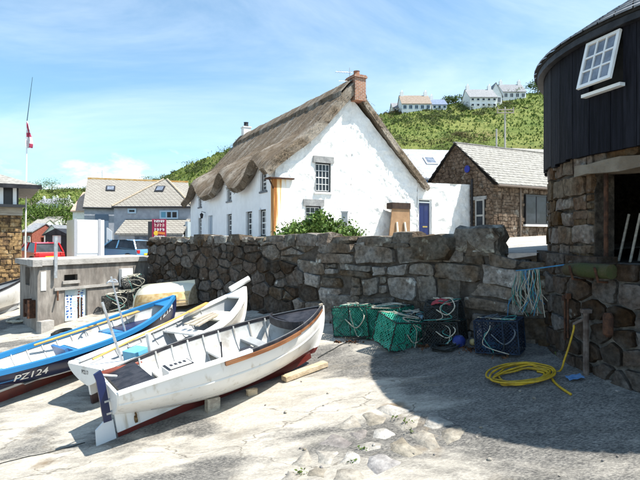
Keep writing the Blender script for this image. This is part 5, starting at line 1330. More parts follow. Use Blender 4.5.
# roofs showing over the barn
box_house('far_shed', 'low pale roof showing just above the barn ridge', U(528, 42), 42, terr(U(528, 42), 42), .2, 7, 5, Zr(158, 42)-terr(U(528, 42), 42), Zr(149.5, 44.5)-Zr(158, 42), M_RENDER, M_SLATE_LT)
box_house('cottage', 'dark roofed cottage with chimneys half hidden behind the barn gable', U(452, 46), 47, terr(U(450, 46), 46), .1, 4.5, 5, 2.2, 1.2, M_RENDER, mat('brown_slate', (.16, .12, .10), (.24, .18, .14), 4, .8, .3), chim=((1.2, 2.5, .6, .5),))
# houses on the right hand hilltop
def on_hill(px, py, lo=60, hi=340):
    u, s_ = (px-320)/F, (HZ-py)/F; y = lo
    while y < hi and EYE+s_*y > terr(u*y, y): y += .5
    return Vector((u*y, y, terr(u*y, y)))
M_BLUER = mat('blue_slate', (.10, .14, .22), (.18, .22, .3), 4, .6)
HW = paint('hill_white', (.80, .80, .78), .7)
def hill_house(name, label, p0, p1, pb, pe, pr, roofm, nw, depth=7, ridge='x', chim=2, wallm=HW, rot=0, wm=M_WHITEP, rowsn=1, group=None):
    q = on_hill((p0+p1)/2, pb); Y = q.y-1.0; x0, x1 = U(p0, Y), U(p1, Y); z = Zr(pb+1, Y); w_ = x1-x0; h_ = Zr(pe, Y)-z; r_ = Zr(pr, Y+depth/2)-z-h_
    wins = []
    for rr in range(rowsn):
        for i in range(nw):
            cx_ = -w_/2+w_*(i+.5)/nw; hh_ = h_/rowsn; wins.append((cx_-w_/nw*.30, cx_+w_/nw*.30, hh_*(rr+.30), hh_*(rr+.82)))
    ch = [(-w_/2+.5, depth/2, .7, .9), (w_/2-.5, depth/2, .7, .9)][:chim] if ridge == 'x' else []
    return box_house(name, label, (x0+x1)/2, Y, z, rot, w_, depth, h_, max(.5, r_), wallm, roofm, wins, ch, ridge, 'house', group or 'houses on the hilltop', .25, wm=wm)
hill_house('hill_house', 'white hilltop house with blue window front and brown roof, above the cottage chimney', 402, 431, 110.5, 103.5, 96, mat('brown_tile', (.20, .16, .125), (.27, .22, .18), 3, .9), 5, wm=M_BLFR)
hill_house('hill_house', 'small grey-roofed hilltop house left of the blue-windowed house', 393, 402, 112, 107.5, 103.5, M_SLATE, 2, 5, chim=0)
hill_house('hill_house', 'low hilltop house with dark blue roof among bushes', 432, 447, 109, 104.5, 100, M_BLUER, 3, 6, chim=1, wm=M_BLFR)
hill_house('hill_house', 'white two-storey hilltop house with steep gable and terrace', 470, 497, 107, 97, 90, M_SLATE, 5, 7, rowsn=2)
hill_house('hill_house', 'white gable wing of the hilltop house, facing the sea', 490, 502, 105, 95, 87.5, M_SLATE, 2, 7, ridge='y', rowsn=1)
hill_house('hill_house', 'grey-roofed hilltop house at the right, next to the round house', 503, 526, 99, 91.5, 85, M_SLATE, 4, 6)
# left hand village
hill_house('village_house', 'pale house with grey roof low on the wooded slope, left of the pair', 36.5, 49, 208.5, 203.5, 199, M_SLATE, 3, 8, group='houses in the valley')
hill_house('village_house', 'pale gabled house low on the wooded slope, right of the pair', 49.5, 64.5, 209, 203.5, 198.5, M_SLATE, 4, 8, group='houses in the valley')
for k, (p0, p1, pb, pe, pr, lab, rm_, ri, Y) in enumerate((
        (22, 32, 242, 232, 224, 'brick-walled house with grey roof beside the ochre boathouse', M_SLATE, 'x', 62),
        (31, 46, 243, 233, 225.5, 'house with long grey slate roof above the red car', M_SLATE, 'x', 66),
        (44, 60, 243, 234, 226, 'white gabled house with grey roof right of the red car', M_SLATE, 'y', 64),
        (28, 40, 232, 227, 220, 'grey roof set further back above the red car', M_SLATE_LT, 'x', 84),
        (40, 54, 226, 222, 217, 'small pale roof highest in the valley huddle', M_SLATE_LT, 'x', 96))):
    x0, x1 = U(p0, Y), U(p1, Y); z = terr((x0+x1)/2, Y); w_ = x1-x0
    wl_ = (mat('red_brick_wall', (.22, .06, .04), (.3, .1, .07), 4, .9) if k == 0 else HW)
    hz_ = Zr(pe, Y)-z
    box_house('village_house', lab, (x0+x1)/2, Y, z, 0, w_, 6, hz_, Zr(pr, Y+3)-Zr(pe, Y), wl_, rm_, [(-w_*.3, -w_*.05, hz_-1.5, hz_-.5), (w_*.1, w_*.35, hz_-1.5, hz_-.5)] if k < 3 else [], (), ri, group='houses in the valley')
for (px, py, lab) in ((207, 155, 'tiny grey house on the ridge, nearer the thatch'), (219, 149.5, 'tiny grey house on the ridge, highest by the far chimney')):
    q = on_hill(px, py+2, 100, 260); Y = q.y; box_house('ridge_house', lab, q.x, Y, q.z, 0, 6, 5, 1.8, 1.3, M_RENDER, M_SLATE, group='houses on the far ridge')
# dark pointed hut
hp = W(62, 243, 34); hzq = terr(hp.x, 34)
hu = thing('kiosk', 'dark pointed-roof kiosk right of the red car', 'kiosk', (hp.x, 34, hzq), 0)
mb = MB(); mb.lo(-.75, .75, -.7, .7, 0, Zr(234, 34)-hzq); obj('wall', mb, M_DKFR, hu)
zr_ = Zr(234, 34)-hzq; mb = MB(); mb.prism([(-.95, zr_-.1), (.95, zr_-.1), (0, Zr(228.5, 34)-hzq)], -.85, .85); obj('roof', mb, M_BLACKP, hu)
obj('window', MB().lo(-.25, .3, -.74, -.68, 1.3, 2.0), M_WHITEP, hu)

# telegraph poles
def pole(px, top, bot, Y, label, arms):
    x = U(px, Y); z0 = terr(x, Y); t = thing('telegraph_pole', label, 'pole', (x, Y, z0), 0, 'telegraph poles')
    zt = Zr(top, Y)-z0; obj('post', MB().tube([(0, 0, -.5), (0, 0, zt)], [.11, .07], 8), mat('pole_grey', (.42, .39, .34), (.5, .47, .42), 5), t)
    for a in arms: mb = MB(); mb.box((0, -.1, Zr(a, Y)-z0), (1.5, .08, .09)); mb.lathe((-.7, -.1, Zr(a, Y)-z0+.06), [(.05, 0), (.05, .15)], 6); mb.lathe((.7, -.1, Zr(a, Y)-z0+.06), [(.05, 0), (.05, .15)], 6); obj('crossarm', mb, M_OLDWOOD, t)
    return t
pole(505, 107, 148, 44, 'tall pale telegraph pole with crossarms behind the barn roof', (110, 113))
pole(496.5, 129, 148, 43, 'short dark post beside the tall telegraph pole', ())

# ================================================================== CARS, BOX, SIGN
M_TYRE = mat('tyre', (.012, .012, .012), (.02, .02, .02), 8, .9)
def car(name, label, x, y, rot, bodym, L=3.9, Wd=1.68, H=1.42, plate=(.75, .55, .03)):
    z = terr(x, y); t = thing(name, label, 'car', (x, y, z), rot, 'cars parked behind the store')
    hw = Wd/2
    low = [(-L/2, .30), (-L/2-.02, .62), (-L/2+.10, .84), (-L*.16, .92), (L*.30, .90), (L/2-.08, .74), (L/2, .5), (L/2-.05, .26), (-L/2+.1, .24)]
    mb = MB(); rows = []
    for sy_, ins in ((-1, 0), (1, 0)): pass
    n = len(low); V = []
    for yy, ins in ((-hw+.08, .05), (-hw, .0), (hw, .0), (hw-.08, .05)):
        V += [(a*(1-ins*.3), yy, b-(ins*.4 if b > .7 else 0)) for a, b in low]
    F_ = []
    for r in range(3): F_ += [(r*n+i, r*n+(i+1) % n, (r+1)*n+(i+1) % n, (r+1)*n+i) for i in range(n)]
    F_ += [tuple(reversed(range(n))), tuple(range(3*n, 4*n))]; mb.add(V, F_); bo = obj('body', mb, bodym, t, 'auto')
    cab = [(-L/2+.12, .84), (-L/2+.42, H-.06), (-L*.22, H), (L*.05, H-.02), (L*.25, .92)]
    def cabin(ins, dz, m, nm, keep):
        mb = MB(); n_ = len(cab); V = [(a, s_*(hw-.05-(b-.84)*.28-ins), b+dz) for s_ in (-1, 1) for a, b in cab]
        mb.add(V, [tuple(range(n_)), tuple(reversed(range(n_, 2*n_)))]+[(i, (i+1) % n_, (i+1) % n_+n_, i+n_) for i in range(n_)]); return obj(nm, mb, m, t, 'auto')
    cabin(0, -.03, M_GLASS, 'glasshouse', None)
    mb = MB(); wr = hw-.05-(H-.84)*.28
    mb.add([(a, s_*(wr+.012), b) for s_ in (-1, 1) for a, b in ((-L/2+.38, H-.07), (-L*.22, H+.005), (L*.05, H-.005), (L*.08, H-.06))], [(0, 1, 5, 4), (1, 2, 6, 5), (2, 3, 7, 6)])
    for s_ in (-1, 1):
        for (a, b), (c, d) in (((-L/2+.10, .84), (-L/2+.42, H-.04)), ((-L*.08, .9), (-L*.10, H-.02)), ((L*.24, .92), (L*.05, H-.02))):
            wa, wb_ = hw-.05-(b-.84)*.28, hw-.05-(d-.84)*.28; mb.tube([(a, s_*wa, b), (c, s_*wb_, d)], .05, 6)
    obj('roof_panel', mb, bodym, t)
    for sx_ in (-L*.31, L*.32):
        for s_ in (-1, 1):
            mb = MB().lathe((sx_, s_*(hw-.09), .30), [(.20, -.1), (.30, -.09), (.30, .09), (.20, .1)], 18, axis='Y'); wo_ = obj('wheel', mb, M_TYRE, t, 'auto')
            obj('hubcap', MB().lathe((sx_, s_*(hw-.0), .30), [(.18, -.02), (.10, .0), (.05, .02)], 12, axis='Y'), M_STEEL, wo_)
    for s_ in (-1, 1):
        obj('tail_light', MB().lo(-L/2-.035, -L/2+.06, s_*(hw-.25), s_*(hw-.03), .60, .80), paint('tail_red', (.4, .02, .02), .2), t)
        obj('headlight', MB().lo(L/2-.12, L/2+.0, s_*(hw-.36), s_*(hw-.08), .56, .70), M_PANE, t)
    obj('number_plate', MB().lo(-L/2-.04, -L/2, -.26, .26, .48, .60), paint('plate_%s' % name, plate, .4), t)
    obj('bumper', MB().lo(-L/2-.06, -L/2+.05, -hw+.06, hw-.06, .28, .45), M_DKFR, t)
    return t
car('parked_car', 'red hatchback seen from behind, parked beyond the concrete store', U(38, 31), 31.0, R(138), paint('car_red', (.45, .012, .012), .2))
car('parked_car', 'light blue car parked beside the white box, below the tiled house', U(119, 31), 31.5, R(155), paint('car_blue', (.10, .25, .42), .2), 4.1)
car('parked_car', 'dark teal car mostly hidden left of the white box', U(60, 38), 38, R(80), paint('car_teal', (.03, .14, .20), .2))
# white box trailer
bY = 24.0; bxl = U(74, bY); bz = terr(bxl, bY); bw2 = .68; bzt = Zr(219.5, bY)-bz; bm = bxl
tr = thing('box_trailer', 'tall plain white box trailer standing behind the concrete store', 'trailer', (bxl, bY, bz), R(35))
obj('body', MB().lo(0, 2*bw2, 0, 2.2, .45, bzt), paint('trailer_white', (.80, .80, .80), .4, (.74, .74, .72)), tr)
for x in (.06, 2*bw2-.22): obj('post', MB().lo(x-.06, x+.06, -.05, -.005, .40, bzt+.04), paint('trailer_grey', (.36, .37, .40)), tr)
obj('panel', MB().lo(.14, 2*bw2-.30, -.03, -.006, .75, bzt-.05), M_WHITEP, tr)
obj('bumper', MB().lo(.1, 2*bw2, -.22, .3, .30, .62), M_GREYIN, tr)
obj('tail_light', MB().lo(2*bw2-.30, 2*bw2-.02, -.26, -.225, .48, .62), MATS['tail_red'], tr)
for x in (.15, 2*bw2-.15): obj('wheel', MB().lathe((x, 1.1, .32), [(.2, -.11), (.32, -.1), (.32, .1), (.2, .11)], 16, axis='X'), M_TYRE, tr, 'auto')
# a white sail board between trailer and wing
sq = W(109, 236, 33); solo('white_banner', MB().prism([(-.12, 0), (.18, -.1), (.2, .5), (-.12, .75)], 0, .03).box((-.14, .02, -1.0), (.04, .04, 3.5)), M_WHITEP, 'small white banner board right of the white trailer', 'banner').location = (sq.x, 33, sq.z-.2)
# crimson sign board on the wall
sp_ = W(159, 240, 21); sg = thing('sign_board', 'crimson sign board with white lettering and yellow picture above the wall', 'sign', (sp_.x, 21, terr(sp_.x, 21)), R(6))
zb0 = Zr(241, 21)-terr(sp_.x, 21); zb1 = Zr(219, 21)-terr(sp_.x, 21); sw_ = U(167.3, 21)-U(153.5, 21)
obj('board', MB().lo(-sw_/2, sw_/2, 0, .05, zb0-.3, zb1), mat('crimson_print', (.30, .02, .06), (.2, .015, .05), 3, .5), sg)
obj('side', MB().lo(-sw_/2-.16, -sw_/2-.005, .0, .45, zb0-.3, zb1-.1), M_DKFR, sg)
rq = random.Random(8); hs_ = zb1-zb0
for i, (fz_, n_, c_, s_) in enumerate(((.90, 5, 'w', .07), (.72, 4, 'p', .10), (.52, 4, 'w', .08), (.20, 5, 'w', .06), (.06, 5, 'w', .05))):
    mb = MB()
    for k in range(n_):
        x = -sw_*.38+sw_*.76*(k+.5)/n_; z = zb0+hs_*fz_; a = rq.random()*.6-.3
        mb.box((x, -.006, z), (.025, .006, s_*1.5), Euler((0, a, 0)).to_matrix()); mb.box((x+.025, -.006, z+.02), (.07, .006, .025), Euler((0, -a, 0)).to_matrix())
        if k % 2: mb.box((x+.03, -.006, z-.03), (.06, .006, .022), Euler((0, a*2, 0)).to_matrix())
    obj('lettering', mb, M_WHITEP if c_ == 'w' else paint('pale_pink', (.75, .55, .5)), sg)
mb = MB().lathe((-.12, -.004, zb0+hs_*.36), [(.01, -.006), (.10, -.004), (.10, .0)], 12, axis='Y'); obj('picture', mb, paint('sign_yellow', (.8, .5, .03)), sg)
obj('picture', MB().box((.10, -.008, zb0+hs_*.36), (.30, .008, .10), Euler((0, .12, 0)).to_matrix()), paint('sign_orange', (.62, .17, .03)), sg)
for x in (-sw_*.35, sw_*.35): obj('leg', MB().lo(x-.03, x+.03, .01, .06, -.2, zb0-.3), M_DKFR, sg)

# leaning plywood table against the gable
la, lb = gx(382), gx(405); tp = gp((la+lb)/2)
tb = thing('trestle_table', 'brown plywood table tipped up against the white gable, dark edge on top', 'table', (tp.x, tp.y, EYE-.4), CROT)
wt = (lb-la); zt_ = (HZ-203)/F*(CY+.468*la)+.4
obj('table_top', MB().prism([(-wt*.52, -.1), (wt*.44, -.1), (wt*.40, zt_-.30), (-wt*.34, zt_-.30)], -.55, -.50), mat('plywood', (.27, .16, .085), (.34, .21, .115), 2, .7, .2, 8), tb)
obj('dark_edge', MB().lo(-wt*.36, wt*.42, -.60, -.12, zt_-.30, zt_), mat('dark_brown_paint', (.03, .018, .014), (.05, .03, .02), 5), tb)
obj('side_panel', MB().lo(wt*.40, wt*.45, -.50, -.12, -.1, zt_-.30), M_DKFR, tb)
for x in (-.26, .26): obj('leg', MB().tube([(x*.9, -.58, zt_-.95), (x*1.05, -.80, -.15)], .055, 8), M_CREAM, tb)

# ================================================================== VEGETATION
def veg_mat(name, a, b, c): return mat(name, a, b, .35, .75, 0, c3=c, s3=.9, t3=(.5, .66), spec=.15)
M_GRASS = veg_mat('hill_grass', (.10, .15, .028), (.18, .21, .05), (.07, .11, .022))
M_SCRUB = veg_mat('hill_scrub', (.058, .082, .026), (.095, .112, .042), (.036, .052, .018))
M_BRACK = veg_mat('brown_bracken', (.105, .08, .036), (.08, .07, .026), (.05, .062, .02))
rs = np.random.default_rng(5)
# grass: upright tufts over the hill face in view
Q = []
for (u0, u1, n) in ((.10, .48, 9000), (.48, .85, 5000), (-.8, -.62, 3000), (-.62, -.14, 9000)):
    for _ in range(n):
        u = u0+(u1-u0)*rs.random(); a, b = lerp_tab(Y0, u)-4, lerp_tab(YC, u)+2; y = a+(b-a)*rs.random()**.85; x = u*y
        Q.append((x, y, terr(x, y), y))
Q = np.array(Q); n = len(Q); h = (.12+.22*rs.random(n))*np.clip(Q[:, 3]/80, .8, 2.2); wd = h*(.35+.4*rs.random(n)); an = rs.random(n)*np.pi
dx = np.stack([np.cos(an)*wd, np.sin(an)*wd, np.zeros(n)], 1); P0 = Q[:, :3]-np.array([0, 0, .05]); lean = rs.normal(size=(n, 3))*.25*h[:, None]; lean[:, 2] = h
tag(quads('hill_grass', np.stack([P0-dx, P0+dx, P0+dx*.55+lean, P0-dx*.45+lean*1.1], 1), M_GRASS), 'rough green grass covering the hillside', 'grass', kind='stuff')
# scrub: gorse and bramble mounds, uneven clumps
def scrub(name, n, spans, m, smin, smax, label, seed, cl=.55, thr=.0):
    r2 = np.random.default_rng(seed); A = []
    made = 0; tries = 0
    while made < n and tries < n*12:
        tries += 1
        u0, u1 = spans[r2.integers(len(spans))]; u = u0+(u1-u0)*r2.random(); a, b = lerp_tab(Y0, u)-3, lerp_tab(YC, u)+1; y = a+(b-a)*r2.random(); x = u*y
        if noise.noise((x*.045+seed, y*.045, 0)) < thr: continue
        s_ = smin+(smax-smin)*r2.random()**2; k = max(.7, y/110)
        A.append(leaves((x, y, terr(x, y)+s_*.25), (s_*1.25, s_*1.1, s_*.62), int(150*s_+60), .115*k, shell=.55)); made += 1
    tag(quads(name, np.concatenate(A), m), label, 'shrubs', kind='stuff')
scrub('hill_scrub', 330, ((.10, .48), (.10, .48), (.48, .85)), M_SCRUB, .35, 1.7, 'dark green gorse and bramble scrub on the hillside', 3, thr=.10)
scrub('hill_bracken', 160, ((.12, .48), (.12, .48), (.48, .85)), M_BRACK, .5, 1.9, 'brownish bracken and dry scrub patches on the hillside', 9, thr=.12)
scrub('valley_scrub', 170, ((-.62, -.14),), M_SCRUB, 1.2, 4.2, 'green bushes covering the valley side behind the village', 14, thr=-.02)
# trees and hedge clumps in the valley that can be told apart
M_TREE = veg_mat('tree_leaf', (.055, .10, .018), (.11, .16, .035), (.03, .055, .012))
def tree(px, py, Y, rw, rh, label, n=900, leaf=.22, group='trees in the valley'):
    x = U(px, Y); z0 = terr(x, Y); zc = max(Zr(py, Y), z0+rh*.9); t = thing('tree', label, 'tree', (x, Y, z0), 0, group)
    mb = MB().tube([(0, 0, -.3), (.1, 0, (zc-z0)*.6), (0, .1, zc-z0)], [.22, .15, .06], 7)
    for k in range(5):
        a = k*1.3; mb.tube([(.05, 0, (zc-z0)*.55), (rw*.6*math.cos(a), rw*.6*math.sin(a), zc-z0+rh*.2*math.sin(k*2.))], [.08, .03], 5)
    obj('trunk', mb, M_OLDWOOD, t)
    A = [leaves((rw*.55*math.cos(k*2.4)*(k > 0), rw*.4*math.sin(k*2.4)*(k > 0), zc-z0+rh*.35*math.sin(k*1.7)*(k > 0)), (rw*.62, rw*.62, rh*.6), n//6, leaf, shell=.35) for k in range(6)]
    quads('crown', np.concatenate(A), M_TREE, t)
for k, (px, py, Y, rw, rh, lab) in enumerate(((33, 215, 105, 4, 3, 'broad green tree just right of the boathouse eaves'), (45, 214, 100, 4.5, 2.6, 'round green tree below the pale pair of houses'),
        (56, 215, 104, 4, 3, 'green tree below the right-hand pale house'), (68, 216, 100, 4, 3, 'green tree against the annex wall'), (31, 197, 150, 4.5, 4, 'dark tree beside the boathouse roof tip'), (66, 206, 150, 5, 3.5, 'bushy tree left of the annex roof'),
        (38, 192, 230, 6, 4, 'dark tree clump on the skyline above the boathouse'), (52, 187.5, 260, 6, 4.5, 'tallest dark trees on the left skyline'))): tree(px, py, Y, rw, rh, lab)
for k, (px, py, Y, rw, rh, lab) in enumerate(((453, 105, 116, 2.4, 1.3, 'dark bushy tree between the two hilltop houses'), (538, 92, 122, 3, 1.8, 'bush on the hilltop beside the round house boards'), (544, 89, 124, 2.6, 2, 'bush on the skyline touching the round house eave'), (512, 99, 119, 2.4, 1.2, 'hedge bush below the right hilltop house'))): tree(px, py, Y, rw, rh, lab, 800, .2, 'bushes on the hilltop')
# bush behind the wall, by the gable
bp = Vector((U(317, 17.5), 17.5, terr(U(317, 17.5), 17.5)))
bu = thing('garden_bush', 'leafy green bush spilling over the wall below the gable windows', 'bush', bp, 0)
bu.scale = (1.25, 1.25, 1.35)
mb = MB()
for k in range(9): a = k*.7; mb.tube([(0, 0, -.1), (.4*math.cos(a), .25*math.sin(a), .4), (.9*math.cos(a), .4*math.sin(a), .75)], [.025, .018, .008], 5)
obj('stems', mb, M_OLDWOOD, bu)
A = [leaves((dx_, dy_, dz_), (rx, .55, rz), n_, .065, shell=.3) for dx_, dy_, dz_, rx, rz, n_ in ((0, 0, .62, .62, .36, 900), (-.55, -.05, .50, .48, .30, 520), (.55, 0, .52, .5, .30, 520), (.95, -.1, .38, .35, .24, 300), (-.9, -.1, .36, .35, .22, 260), (.1, -.2, .85, .3, .22, 300), (-.2, 0, .4, .9, .3, 600))]
A += [leaves((dx_, -.1, dz_), (rx, .6, rz), n_, .036, shell=.5) for dx_, dz_, rx, rz, n_ in ((0, .6, .75, .42, 900), (-.6, .5, .6, .36, 600), (.7, .48, .65, .36, 700))]
quads('foliage', np.concatenate(A), mat('bush_leaf', (.06, .12, .016), (.125, .19, .035), 3, .6, 0, c3=(.035, .08, .012), s3=4, t3=(.52, .64)), bu)
solo('garden_post', MB().lo(-.12, .12, -.06, .06, -.3, 1.05).lo(-.15, .15, -.09, .09, 1.05, 1.10), paint('grey_post', (.34, .36, .37)), 'small grey post standing right of the garden bush', 'post').location = (U(344.5, 20), 20, Zr(230, 20)-.35)
# weeds on the wall top and in the slip
A = []
rw_ = random.Random(6)
for s_ in list(np.linspace(5.5, 14, 26)):
    q = wallp(s_, walltop(s_)+.08, -.35); A.append(leaves(q, (.16, .12, .09), 26+int(40*rw_.random()), .035, shell=.2))
tag(quads('wall_top_weeds', np.concatenate(A), mat('weed_leaf', (.10, .14, .03), (.18, .19, .06), 5, .8)), 'small weeds and grass along the wall top', 'weeds', kind='stuff')
A = []
for (px, py, n_) in ((559, 356, 60), (395, 419, 16), (352, 463, 20), (365, 450, 16), (406, 423, 18), (300, 474, 18), (410, 433, 10), (548, 345, 26)):
    q = G(px, py); A.append(leaves((q.x, q.y, q.z+.03), (.10, .07, .05), n_, .022, shell=.1))
tag(quads('slipway_weeds', np.concatenate(A), mat('slip_weed', (.06, .10, .02), (.10, .13, .03), 5, .8)), 'small green weeds in the cracks of the slipway', 'weeds', kind='stuff')

# ================================================================== LOBSTER POTS AND GEAR
M_NETG = mat('green_netting', (.010, .13, .09), (.03, .26, .185), 5, .7, 0)
M_NETB = mat('black_netting', (.012, .014, .014), (.03, .035, .035), 9, .8, 0)
M_NETBL = mat('blue_netting', (.004, .008, .018), (.010, .022, .05), 9, .8, 0)
M_ROPE = mat('pale_rope', (.50, .47, .38), (.34, .32, .26), 20, .9, .4, 40)
M_ROPEB = mat('blue_rope', (.03, .14, .30), (.06, .22, .36), 12, .8)
M_ROPEG = mat('green_rope', (.03, .20, .17), (.10, .28, .25), 12, .8)
def rope_path(pts, n=8):
    P = [Vector(p) for p in pts]; o = []
    for i in range(len(P)-1):
        a, b, c, d = P[max(0, i-1)], P[i], P[i+1], P[min(len(P)-1, i+2)]
        for k in range(n):
            t = k/n; o.append(.5*((2*b)+(-a+c)*t+(2*a-5*b+4*c-d)*t*t+(-a+3*b-3*c+d)*t**3))
    return o+[P[-1]]
def net_face(mb, o_, u_, v_, nu, nv, r, jit=.045):
    o_, u_, v_ = Vector(o_), Vector(u_), Vector(v_); nn = u_.cross(v_).normalized()
    def pt(i, j): return o_+u_*(i/nu)+v_*(j/nv)+nn*(random.random()-.5)*jit
    g = [[pt(i, j) for j in range(nv+1)] for i in range(nu+1)]
    for i in range(nu):
        for j in range(nv):
            for a, b in ((g[i][j], g[i+1][j+1]), (g[i+1][j], g[i][j+1])):
                d = (b-a).normalized(); s_ = d.cross(nn)*r; mb.add([a-s_, a+s_, b+s_, b-s_], [(0, 1, 2, 3)])
def pot(label, loc, rot, size, netm, frm, hoops=3, ropecol=M_ROPE, domed=False, dens=.055, seed=0, group='lobster pots by the wall', r=.0075):
    random.seed(seed); a, b, h = size; t = thing('lobster_pot', label, 'lobster pot', loc, rot, group)
    mb = MB()
    for k in range(hoops):
        x = -a/2+a*k/(hoops-1)
        if domed: pth = [(x, b/2*math.cos(q), max(0, h*math.sin(q))) for q in np.linspace(0, math.pi, 11)]
        else: pth = [(x, b/2, 0), (x, b/2, h*.5), (x, b/2, h), (x, 0, h), (x, -b/2, h), (x, -b/2, h*.5), (x, -b/2, 0)]
        mb.tube(pth, .014, 6); mb.tube([(x, -b/2, 0), (x, b/2, 0)], .014, 6)
    for y, z in ((-b/2, .0), (b/2, .0)) + (((-b/2, h), (b/2, h)) if not domed else ((0, h), (-b*.35, h*.7), (b*.35, h*.7))): mb.tube([(-a/2, y, z), (a/2, y, z)], .015, 6)
    obj('frame', mb, frm, t)
    mb = MB()
    if domed:
        qs = np.linspace(0, math.pi, 9)
        for q0, q1 in zip(qs, qs[1:]): net_face(mb, (-a/2, b/2*math.cos(q0), h*math.sin(q0)), (a, 0, 0), (0, b/2*(math.cos(q1)-math.cos(q0)), h*(math.sin(q1)-math.sin(q0))), int(a/dens), 3, r)
        for s_ in (-1, 1): net_face(mb, (s_*a/2, -b/2*.8, 0), (0, b*.8, 0), (0, 0, h*.7), int(b/dens), int(h*.7/dens), r)
    else:
        for s_ in (-1, 1): net_face(mb, (-a/2, s_*b/2, 0), (a, 0, 0), (0, 0, h), int(a/dens), int(h/dens), r); net_face(mb, (s_*a/2, -b/2, 0), (0, b, 0), (0, 0, h), int(b/dens), int(h/dens), r)
        net_face(mb, (-a/2, -b/2, h), (a, 0, 0), (0, b, 0), int(a/dens), int(b/dens), r)
        net_face(mb, (0, -b/2, 0), (.001, b, 0), (0, 0, h*.95), int(b/dens), int(h/dens), r)
    net_face(mb, (-a/2, -b/2, .01), (a, 0, 0), (0, b, 0), int(a/.09), int(b/.09), r)
    o = obj('netting', mb, netm, t, fix=False)
    pts = [((random.random()-.5)*a*.8, (random.random()-.5)*b*.8, h+.03+random.random()*.04) for _ in range(9)]; pts += [(a*.45, -b*.55, h*.7), (a*.2, -b*.56, h*.3), (-a*.1, -b*.55, h*.6)]
    obj('rope', MB().tube(rope_path(pts, 6), .012, 6), ropecol, t, True)
    for q_ in range(3):
        pts = [((random.random()-.5)*a*1.05, (random.random()-.5)*b*1.05, h*(.98+.1*random.random())) for _ in range(5)]; s2_ = random.choice((-1, 1))
        pts += [(s2_*a*.3*random.random(), -b*.56, h*(.8-.2*q_)), (s2_*a*.4*random.random(), -b*.57, h*.35*random.random()), ((random.random()-.5)*a, -b*.7, .02)]
        obj('rope', MB().tube(rope_path(pts, 5), .008, 5), (M_ROPE, M_ROPEG, M_NETB)[q_], t, True)
    return t
def atw(px, d, up=.01):
    u = (px-320)/F; y = 9.836/(u*.656+.755); p = Vector((u*y, y))+WN*d; return Vector((p.x, p.y, slip_fine(p.x, p.y)+up))
def gl(px, py): q = G(px, py); return Vector((q.x, q.y, slip_fine(q.x, q.y)+.0))
pot('long green netted lobster pot at the back, against the wall', atw(373, .55), (0, R(-7), R(-38)), (.95, .66, .66), M_NETG, M_NETB, 3, M_ROPE, seed=1)
pot('green netted lobster pot behind the front one, against the wall', atw(403, .48), (0, R(-7), R(-40)), (.90, .62, .66), M_NETG, M_NETB, 3, M_ROPE, seed=2)
pot('bright green lobster pot tilted in front of the others, with white rope', gl(398, 349)+Vector((0, .2, .05)), (R(14), R(5), R(30)), (.82, .62, .60), mat('bright_green_netting', (.015, .22, .15), (.05, .40, .29), 5, .7), M_NETB, 3, M_ROPE, seed=3)
pot('small round-topped black pot with pale blue top beside the green pots', atw(427, .46, .02), (0, 0, R(50)), (.66, .54, .52), M_NETB, M_NETB, 3, M_ROPE, True, seed=4)
lowp = atw(456, .46, .02)
pot('black pot at the bottom of the two-pot stack by the wall', lowp, (0, R(-6), R(-35)), (.74, .52, .42), M_NETB, M_NETB, 3, M_ROPE, seed=5)
pot('domed black pot on top of the stack, with a red cloth on it', lowp+Vector((-.02, .02, .47)), (0, R(-6), R(-30)), (.68, .5, .36), M_NETB, M_NETB, 3, M_ROPE, True, seed=6)
pot('dark blue netted pot in the shade below the hanging ropes', atw(513, .62, .02), (0, R(-4), R(-32)), (.76, .6, .58), M_NETBL, mat('blue_black', (.008, .014, .03), (.02, .04, .07), 8), 4, mat('dull_rope', (.14, .15, .15), (.08, .10, .13), 12, .9), seed=7)
# pots heaped against the concrete store
sp0 = Vector((-6.95, 16.4)); 
for k, (px, py, lab, rz, dm, rp) in enumerate(((106, 318, 'black pot with white rim rope leaning on the store wall', 20, True, M_ROPE), (120, 316, 'black pot in the heap right of the store hatch', 70, False, M_ROPE), (131, 313, 'dark pot at the right end of the heap by the store', 40, True, M_ROPEG))):
    q = sf(sfx(px), 0, .55); zq = slip_fine(q[0], q[1])
    pot(lab, (q[0], q[1], zq+.02), (0, R(-6), R(rz)), (.80, .55, .5), M_NETB, M_NETB, 3, rp, dm, .06, 20+k, 'pots by the store')
q = sf(sfx(125), 0, .52); pot('dark pot thrown on top of the heap by the store', (q[0], q[1], slip_fine(q[0], q[1])+.56), (R(8), R(-10), R(30)), (.75, .5, .42), M_NETB, M_NETB, 3, M_ROPE, True, .06, 31, 'pots by the store')
# cloths, buoys
def blob(r, seed, sx=1, sy=1, sz=1, n=10):
    mb = MB(); rows = []
    for i in range(n+1):
        q = math.pi*i/n; rows.append([(sx*r*math.sin(q)*math.cos(p)*(1+.1*noise.noise((q*2, p, seed))), sy*r*math.sin(q)*math.sin(p)*(1+.1*noise.noise((q*2, p, seed+3))), sz*r*math.cos(q)) for p in np.linspace(0, 2*math.pi, 15)])
    return mb.grid(rows)
def cloth(name, label, p, w_, d_, m, seed, cat='cloth'):
    rows = [[((i/9-.5)*w_, (j/7-.5)*d_, .05*noise.noise((i*.5, j*.5, seed))-.22*((i/9-.5)**2+(j/7-.5)**2)) for j in range(8)] for i in range(10)]
    o = solo(name, MB().grid(rows), m, label, cat, True); o.location = p; o.rotation_euler = (0, 0, R(-30)); sm_ = o.modifiers.new('thickness', 'SOLIDIFY'); sm_.thickness = .015; return o
cloth('red_cloth', 'faded red cloth lying on the upper black pot', lowp+Vector((-.05, .02, .865)), .42, .30, paint('faded_red', (.30, .04, .05), .9), 1)
